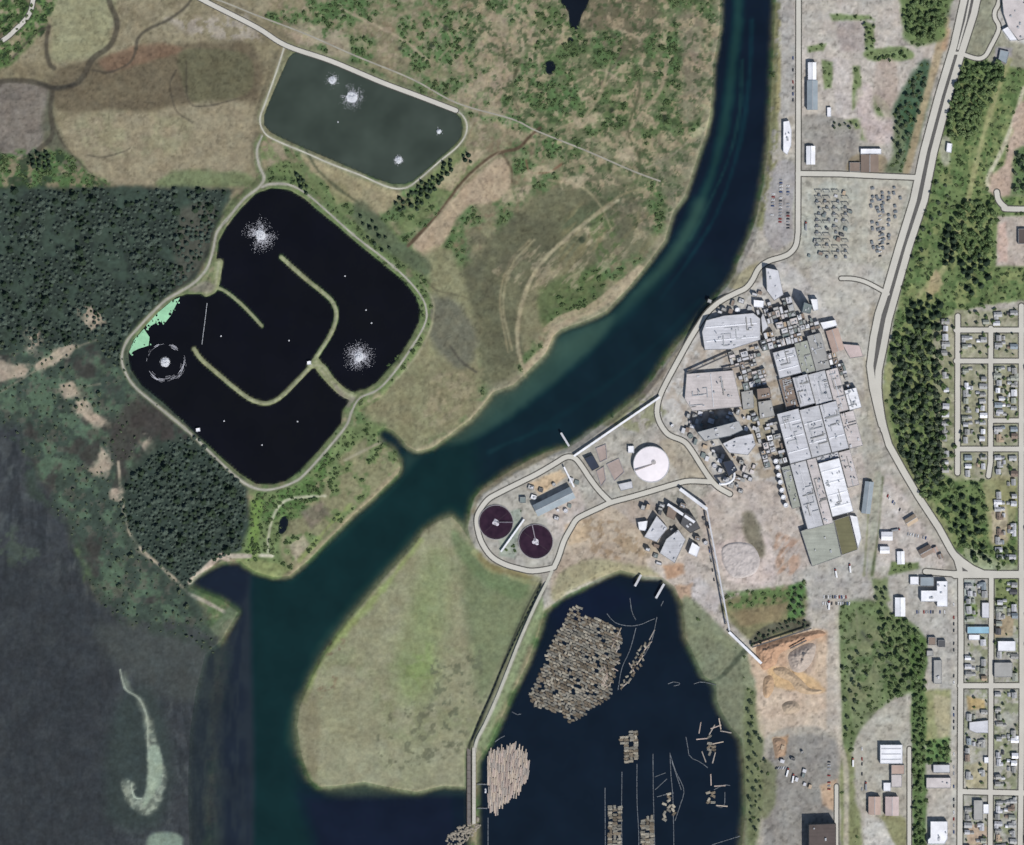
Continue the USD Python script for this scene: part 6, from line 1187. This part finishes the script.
# ---------------------------------------------------------------- logs
def bark_look(name, rgb, rand=.45):
    return mat(name, rgb, 0.22, 0.8, 0.95, fine=3.0, rand=rand)
LOGM = [bark_look('log_bark_grey', (166, 161, 148)), bark_look('log_bark_brown', (150, 137, 118)), bark_look('log_bark_pale', (196, 187, 168))]
def bundle_proto(k):
    r = np.random.default_rng(200 + k); p = proto('log_bundle_model'); m = []
    for j in range(9):
        y, z = [(-1.5, 0), (-.75, 0), (0, 0), (.75, 0), (1.5, 0), (-1.1, .6), (-.35, .65), (.4, .62), (1.1, .6)][j]; L = r.uniform(2.4, 3.2); c = trimesh.creation.cylinder(r.uniform(.3, .42), segment=((-L + r.normal(0, .3), y + r.normal(0, .1), z + .1), (L + r.normal(0, .3), y + r.normal(0, .1), z + .1)), sections=6); m.append(c)
    obj('log', cat_m(m), LOGM[k % 3], p)
    obj('band', cat_m([boxm(x - .08, x + .08, -1.9, 1.9, -.3, 1.1) for x in (-1.2, 1.2)]), DARKM, p); return p
BUN = [bundle_proto(k) for k in range(6)]
raft = poly("570,608 581.5,605 581.5,616 600,618.5 606,622 620.5,629 621,645 618,665 612,684.5 611,696 600,704 589,712 577,721 569,722.5 560,713 545,709 534.6,708 528.5,696 537,678 549.7,648 557,633 563,622")
ax = np.array([42.0, -88.0]); ax /= np.hypot(*ax); pr = np.array([-ax[1], ax[0]]); rb = np.random.default_rng(77); pts_ = []
for i in range(-60, 60):
    for j in range(-60, 60):
        p = np.array([578, 662.0]) + ax * i * 2.75 + pr * (j * 4.1 + (i % 2) * 1.6) + rb.normal(0, .2, 2)
        if raft.contains(Point(p)) and rb.random() > .05:
            pts_.append(p)
        
pts_ = np.array(pts_); rot0 = math.atan2(-pr[1], pr[0]); order = rb.permutation(len(pts_))
for p in pts_[order[:150]]:
    w2 = W(p); place(BUN[rb.integers(6)], 'log_bundle', 'short bundle of brown logs packed in the big log raft', 'log bundle', (w2[0], w2[1], .15), rot0 + rb.normal(0, .1) + (math.pi / 2 if rb.random() < .10 else 0), (rb.uniform(.84, 1.0), rb.uniform(.95, 1.12), rb.uniform(.8, 1.4)), 'log bundles of the big raft')
rest = pts_[order[150:]]
if len(rest):
    s_ = rb.uniform(.85, 1.05, len(rest)); pi = instancer('log_bundles', BUN, rest, np.column_stack([s_, s_, s_]), 'remaining packed log bundles of the big log raft', 'log bundles', 12)
    pi.GetAttribute('positions').Set(Vt.Vec3fArray.FromNumpy(np.column_stack([W(rest), np.full(len(rest), .15)]).astype(np.float32)))
    pi.GetAttribute('orientations').Set(Vt.QuathArray([Gf.Quath(float(np.cos(t / 2)), 0, 0, float(np.sin(t / 2))) for t in rot0 + rb.normal(0, .22, len(rest))]))
print('bundles', len(pts_))
LOGP = []
for k in range(3):
    p = proto('log_model'); L = 9.0; m = trimesh.creation.cylinder(.62, 2 * L, sections=8, transform=trimesh.transformations.rotation_matrix(math.pi / 2, (0, 1, 0))); m.vertices[:, 1:] *= (1 - .18 * (m.vertices[:, :1] > 0)); obj('trunk', m, [bark_look('long_log_pink', (192, 174, 162), .25), bark_look('long_log_grey', (180, 170, 160), .25), bark_look('long_log_tan', (202, 186, 168), .25)][k], p)
    obj('cut_end', cat_m([cyl(.6, 0, .06, n=8).apply_transform(trimesh.transformations.translation_matrix((s_ * (L + .02), 0, 0)) @ trimesh.transformations.rotation_matrix(math.pi / 2, (0, 1, 0))) for s_ in (-1, 1)]), mat('cut_wood', (214, 184, 148), .1), p); LOGP.append(p)
def put_log(px, py, ang, sc, label, group, z=.12):
    w2 = W((px, py)); place(LOGP[rb.integers(3)], 'log', label, 'log', (w2[0], w2[1], z), ang, sc, group)
raft2 = poly("487,753.7 499,747.8 512,743.6 523,749 529,758 529.5,772 521.7,789 506,805.7 491,815 488,807"); n2 = 0
for i, x in enumerate(np.arange(486.5, 531, 1.28)):
    y = 740 + rb.uniform(0, 10)
    while y < 822:
        xx = x + (y - 780) * (x - 487) * -.0022 + rb.normal(0, .15); L = rb.uniform(.55, .85)
        if raft2.contains(Point(xx, y)) and n2 < 298:
            put_log(xx, y, math.pi / 2 + (x - 487) * -.0035 + rb.normal(0, .03), (L, 1.8, 1.4), 'long pale log in the leaf-shaped raft beside the causeway pier', 'logs of the leaf-shaped raft', rb.uniform(.05, .45)); n2 += 1
        y += L * 11.6
for nm, g, lab, n_, a0 in (('a', "619.6,737.8 628.5,731 636,731.5 639,740 639,758 634,764 625.5,762 624,748", 'the small drifting raft above the boom lanes', 26, 0.1), ('b', "608.5,806 620.5,806 621,852 608,852", 'the left boom lane at the bottom', 34, 0.0), ('c', "640.5,817 652.5,817 653,852 640.5,852", 'the right boom lane at the bottom', 28, 0.0), ('d', "663,796 672,790 675,815 668,825 662,818", 'the tangle at the tip of the boom triangle', 14, .5), ('e', "706,792 714,792 715,803 706,803", 'the square float near the east bank', 9, 0), ('f', "707,736 714,736 715,754 709,756", 'the crossing drift logs near the east bank', 10, .2)):
    g_ = poly(g); x0, y0, x1, y1 = g_.bounds; k = 0
    for yy in np.arange(y0 + 1, y1, 2.7 if nm in 'abc' else 3.2):
        for xx in np.arange(x0 + 2.4, x1, 4.6):
            p = np.array([xx, yy]) + rb.normal(0, .3, 2)
            if g_.contains(Point(p)) and rb.random() > (.06 if nm in 'abc' else .3):
                w2 = W(p); place(BUN[rb.integers(6)], 'log_bundle', f'bundle of logs in {lab}', 'log bundle', (w2[0], w2[1], .15), a0 + rb.normal(0, .12 if nm in 'abc' else .5) + (math.pi / 2 if rb.random() < .12 else 0), (1.1, 1.05, 1), f'log bundles in {lab}')
BOOM = bark_look('boom_log', (128, 132, 136), .3)
for p, lab in [("605,788 605.2,820 605.4,852", 'leftmost straight boom of the bottom lanes'), ("622,772 621.6,810 622,852", 'second straight boom from the left in the bottom lanes'), ("637,764 637,800 638.6,830 639,852", 'boom running down from the small drifting raft'), ("653,754 653.5,800 655,852", 'straight boom left of the boom triangle'), ("670,753 671,775 673,800 674,852", 'boom along the spine of the boom triangle'), ("670,754 676,772 684,790 680,806 675,821", 'slanting right-hand boom of the boom triangle'), ("672,762 678,780 682,792", 'inner slanting boom of the boom triangle'), ("655,777 668,772", 'short upper cross boom of the triangle'), ("655,790 667,779", 'short slanting cross boom of the triangle'), ("657,797 668,794 674,793", 'short lower cross boom of the triangle'),
               ("607,613.7 612,620 618,624 630,626 641,624.5 650,620.5 657,618", 'curved boom off the north tip of the big raft'), ("630,598 632,612 636,620", 'short boom reaching up from the curved boom'), ("657,617 652,640 644,656", 'boom trailing at the right of the big raft'), ("636,628 630,650 622,668 618,690", 'boom along the right flank of the big raft'), ("661,606 664,600", 'tiny boom below the right log ramp'), ("495,742 502,737 508,735", 'short boom off the top of the leaf-shaped raft'), ("488,818 488,850", 'boom running down from the leaf-shaped raft'), ("512,712 518,715 521,714", 'lone crooked boom in the open water left of the rafts'), ("686,737 688,748 690,757 700,762 708,768", 'crooked boom left of the crossing drift logs'), ("712,845 728,840 741,836", 'boom reaching the bank at the bottom'), ("714,790 724,785 732,786", 'boom from the square float towards the bank'), ("716,806 724,807 725,792", 'hooked boom at the right of the square float'), ("668,684 674,682 682,684 674,686", 'small loop of boom in the open pond'), ("694,684 702,682 716,685", 'short boom beside the green cove')]:
    floats_line('log_boom', p, lab, .5, .05, 9.0, BOOM, 'log boom', 'boom_log')
for px, py, a, lab in [(702, 739, 5, 'pale drift log pointing left of the crossing pile'), (718, 743, 12, 'pale drift log pointing right of the crossing pile'), (712, 730, 60, 'slanting drift log above the crossing pile'), (720, 724, 100, 'upright drift log below the green cove'), (716, 727, 20, 'level drift log below the green cove'), (726, 732, 170, 'drift log nearest the bank below the cove'), (704, 757, 110, 'lower left drift log of the crossing pile'), (714, 758, 75, 'lower right drift log of the crossing pile'), (711, 780, 92, 'upright log above the square float'), (720, 786, 3, 'level log right of the square float'), (722, 806, 175, 'level log below the square float'), (700, 728, 80, 'faint upright log left of the cove debris'), (626, 684, 40, 'pale log in the tail of the big raft, lower one'), (640, 660, 55, 'pale log in the tail of the big raft, upper one'), (652, 635, 62, 'pale log at the upper end of the tail'), (632, 668, 120, 'crosswise log in the tail of the big raft'), (648, 646, 50, 'grey log beside the trailing boom')]:
    put_log(px, py, math.radians(a), (.95, 1.5, 1.2), lab, None)
for k in range(46):
    p = np.array([rb.uniform(596, 621), rb.uniform(619, 690)])
    if raft.buffer(2).contains(Point(p)) and p[0] > 628 - (p[1] - 612) * .32 - 8:
        put_log(*p, rb.choice([rot0 + 1.57, rot0, rb.uniform(0, 3)]) , (rb.uniform(.3, .7), 1.2, 1), 'loose long log lying on the ragged right side of the big raft', 'loose logs on the ragged side of the big raft', rb.uniform(.9, 1.5))
q_ = scatter("652,640 646,654 640,667 628,684 622,689 619,686 627,672 633,662 642,645", 2.5, 377, False, None, 28)
for p in q_:
    w2 = W(p); place(BUN[rb.integers(6)], 'log_bundle', 'bundle of logs in the thin tail right of the big raft', 'log bundle', (w2[0], w2[1], .15), rb.uniform(0, 3.1), (.8, .8, 1), 'log bundles in the tail of the big raft')
# pier beyond the causeway
t = thing('pier', 'straight timber pier continuing the causeway southwards', 'pier', (*W((474, 785)), 0))
for k in range(26):
    y0 = 56 - k * 4.4; obj('deck_panel', boxm(-2.6, 2.6, y0 - 4.3, y0, 4.12, 4.4), mat('pier_deck', (192, 188, 176), .1, .2), t)
for sx in (-1, 1):
    obj('kerb_beam', boxm(sx * 2.9 - .25, sx * 2.9 + .25, -58, 56, 4.1, 4.7), BARK, t)
for k in range(12):
    obj('pile_pair', cat_m([cyl(.35, -5, 4.1, sx * 3.4, 52 - k * 10, 8) for sx in (-1, 1)]), BARK, t)
t = thing('dock', 'low dark dock along the west side of the pier', 'dock', (*W((469, 785)), 0))
for k in range(10):
    obj('dock_float', boxm(-2.6, 2.6, 56 - k * 11.6 - 11.2, 56 - k * 11.6, -.3, .9), mat('dock_planks', (118, 112, 108), .15, .3), t)
obj('fender_beam', boxm(-3.2, -2.65, -60, 56, -.2, 1.1), BARK, t)
for y, lab in ((784.5, 'upper thin gangway from the pier to the leaf-shaped raft'), (808.5, 'lower thin gangway from the pier to the leaf-shaped raft')):
    t = thing('gangway', lab, 'gangway', (*W((477, y)), 0)); obj('walkway', boxm(0, 15, -.6, .6, 1.5, 1.7), METAL, t); obj('handrail', cat_m([boxm(0, 15, s_ - .05, s_ + .05, 1.7, 2.7) for s_ in (-.55, .55)]), METAL, t)
w2 = W((485.5, 791)); t = thing('work_boat', 'little white work boat moored by the leaf-shaped raft', 'boat', (*w2, 0), math.pi / 2)
obj('hull', trimesh.convex.convex_hull([(-3.5, -1.2, .9), (-3.5, 1.2, .9), (2, 1.3, .9), (2, -1.3, .9), (4, 0, 1.1), (-3.2, -.8, -.3), (-3.2, .8, -.3), (3, 0, -.3)]), WALLS['white'], t); obj('cabin', boxm(-2, .6, -.8, .8, .903, 2.3), WALLS['white'], t); obj('windscreen', boxm(.603, .7, -.7, .7, 1.4, 2.1), GLASSY, t)
# boulders at the pier head
bl = proto('boulder_model'); m = trimesh.creation.icosphere(2, 1.0); m.vertices *= (0.75 + .5 * meshkit.noise(m.vertices * 1.7 + 5))[:, None] * (1.2, 1, .75); obj('rock', m, mat('boulder_stone', (150, 142, 128), .2, .6), bl)
q_ = scatter("446,838 458,828 470,824 478,818 480,826 470,838 458,850 446,850", 1.6, 401, False, None, 90)
for p in q_:
    w2 = W(p); s_ = rb.uniform(1.0, 2.6); place(bl, 'boulder', 'grey boulder in the rubble at the head of the pier', 'boulder', (w2[0], w2[1], .3 - .02 * abs(p[1] - 832)), rb.uniform(0, 6), (s_, s_, s_), 'boulders at the pier head')
# ---------------------------------------------------------------- heaps in the log yard
def heap(name, pp, h, rgb, label, seed):
    g = poly(pp, True); x0, y0, x1, y1 = g.bounds; X, Y = np.meshgrid(np.arange(x0 - 1, x1 + 1.1, .6), np.arange(y0 - 1, y1 + 1.1, .6)); shapely.prepare(g); inside = shapely.contains_xy(g, X, Y); d = np.where(inside, shapely.distance(g.exterior, shapely.points(X, Y)), -.4)
    n = meshkit.fbm(np.stack([X / 5, Y / 5, X * 0 + seed], -1)); z = np.minimum(np.maximum(d, -.4) * S * .75, h * (.55 + .9 * n)) * (.8 + .4 * meshkit.noise(np.stack([X / 2, Y / 2, X * 0], -1))) ; z = np.where(d < 0, -.5, z)
    ny, nx = X.shape; i = np.arange(ny * nx).reshape(ny, nx); q4 = np.stack([i[1:, :-1], i[1:, 1:], i[:-1, 1:], i[:-1, :-1]], -1).reshape(-1, 4); c = W(np.array([(x0 + x1) / 2, (y0 + y1) / 2])); w2 = W(np.stack([X, Y], -1)) - c
    q4 = q4[(inside.ravel()[q4]).any(1)]; t = thing(name, label, 'heap', (c[0], c[1], LAND)); keep = np.unique(q4); q4 = np.searchsorted(keep, q4); obj('heap', (np.column_stack([w2.reshape(-1, 2), z.ravel()])[keep], q4), mat(f'heap_cover_{seed}', tuple(np.array(rgb) * .62 + np.mean(rgb) * .38), .2, .12, .95), t, smooth=True)
heap('sawdust_heap', "757,646 775,640 798,634 818,630 826,634 818,638 795,646 780,654 776,664 764,670 758,660", 7, (204, 148, 104), 'orange sawdust ridge along the top of the log yard', 1)
heap('sawdust_heap', "788,656 795,649 808,643 816,646 812,662 802,672 792,670", 9, (190, 168, 148), 'pale pinkish sawdust heap in the middle of the log yard', 2)
heap('sawdust_heap', "773,669 784,667 792,672 802,680 810,688 822,690 818,694 805,694 796,690 790,682 778,676", 5, (206, 168, 122), 'tan forked sawdust ridge below the pinkish heap', 3)
heap('sawdust_heap', "782,705 788,701 797,702 800,710 790,714 784,712", 5, (190, 162, 128), 'small tan heap at the lower end of the sawdust yard', 4)
heap('sawdust_heap', "764,678 772,676 774,688 768,698 763,694", 4, (206, 160, 112), 'small orange heap beside the whitish conveyor', 5)
heap('gravel_heap', "722,548 735,542 752,545 760,560 754,574 735,578 724,566", 2.2, (196, 182, 174), 'wide pale pink gravel heap in the yard above the green strip', 6)
heap('chip_heap', "773,740 780,738 786,742 784,754 776,757", 4, (184, 142, 104), 'orange-brown chip heap left of the log yard trucks', 7)
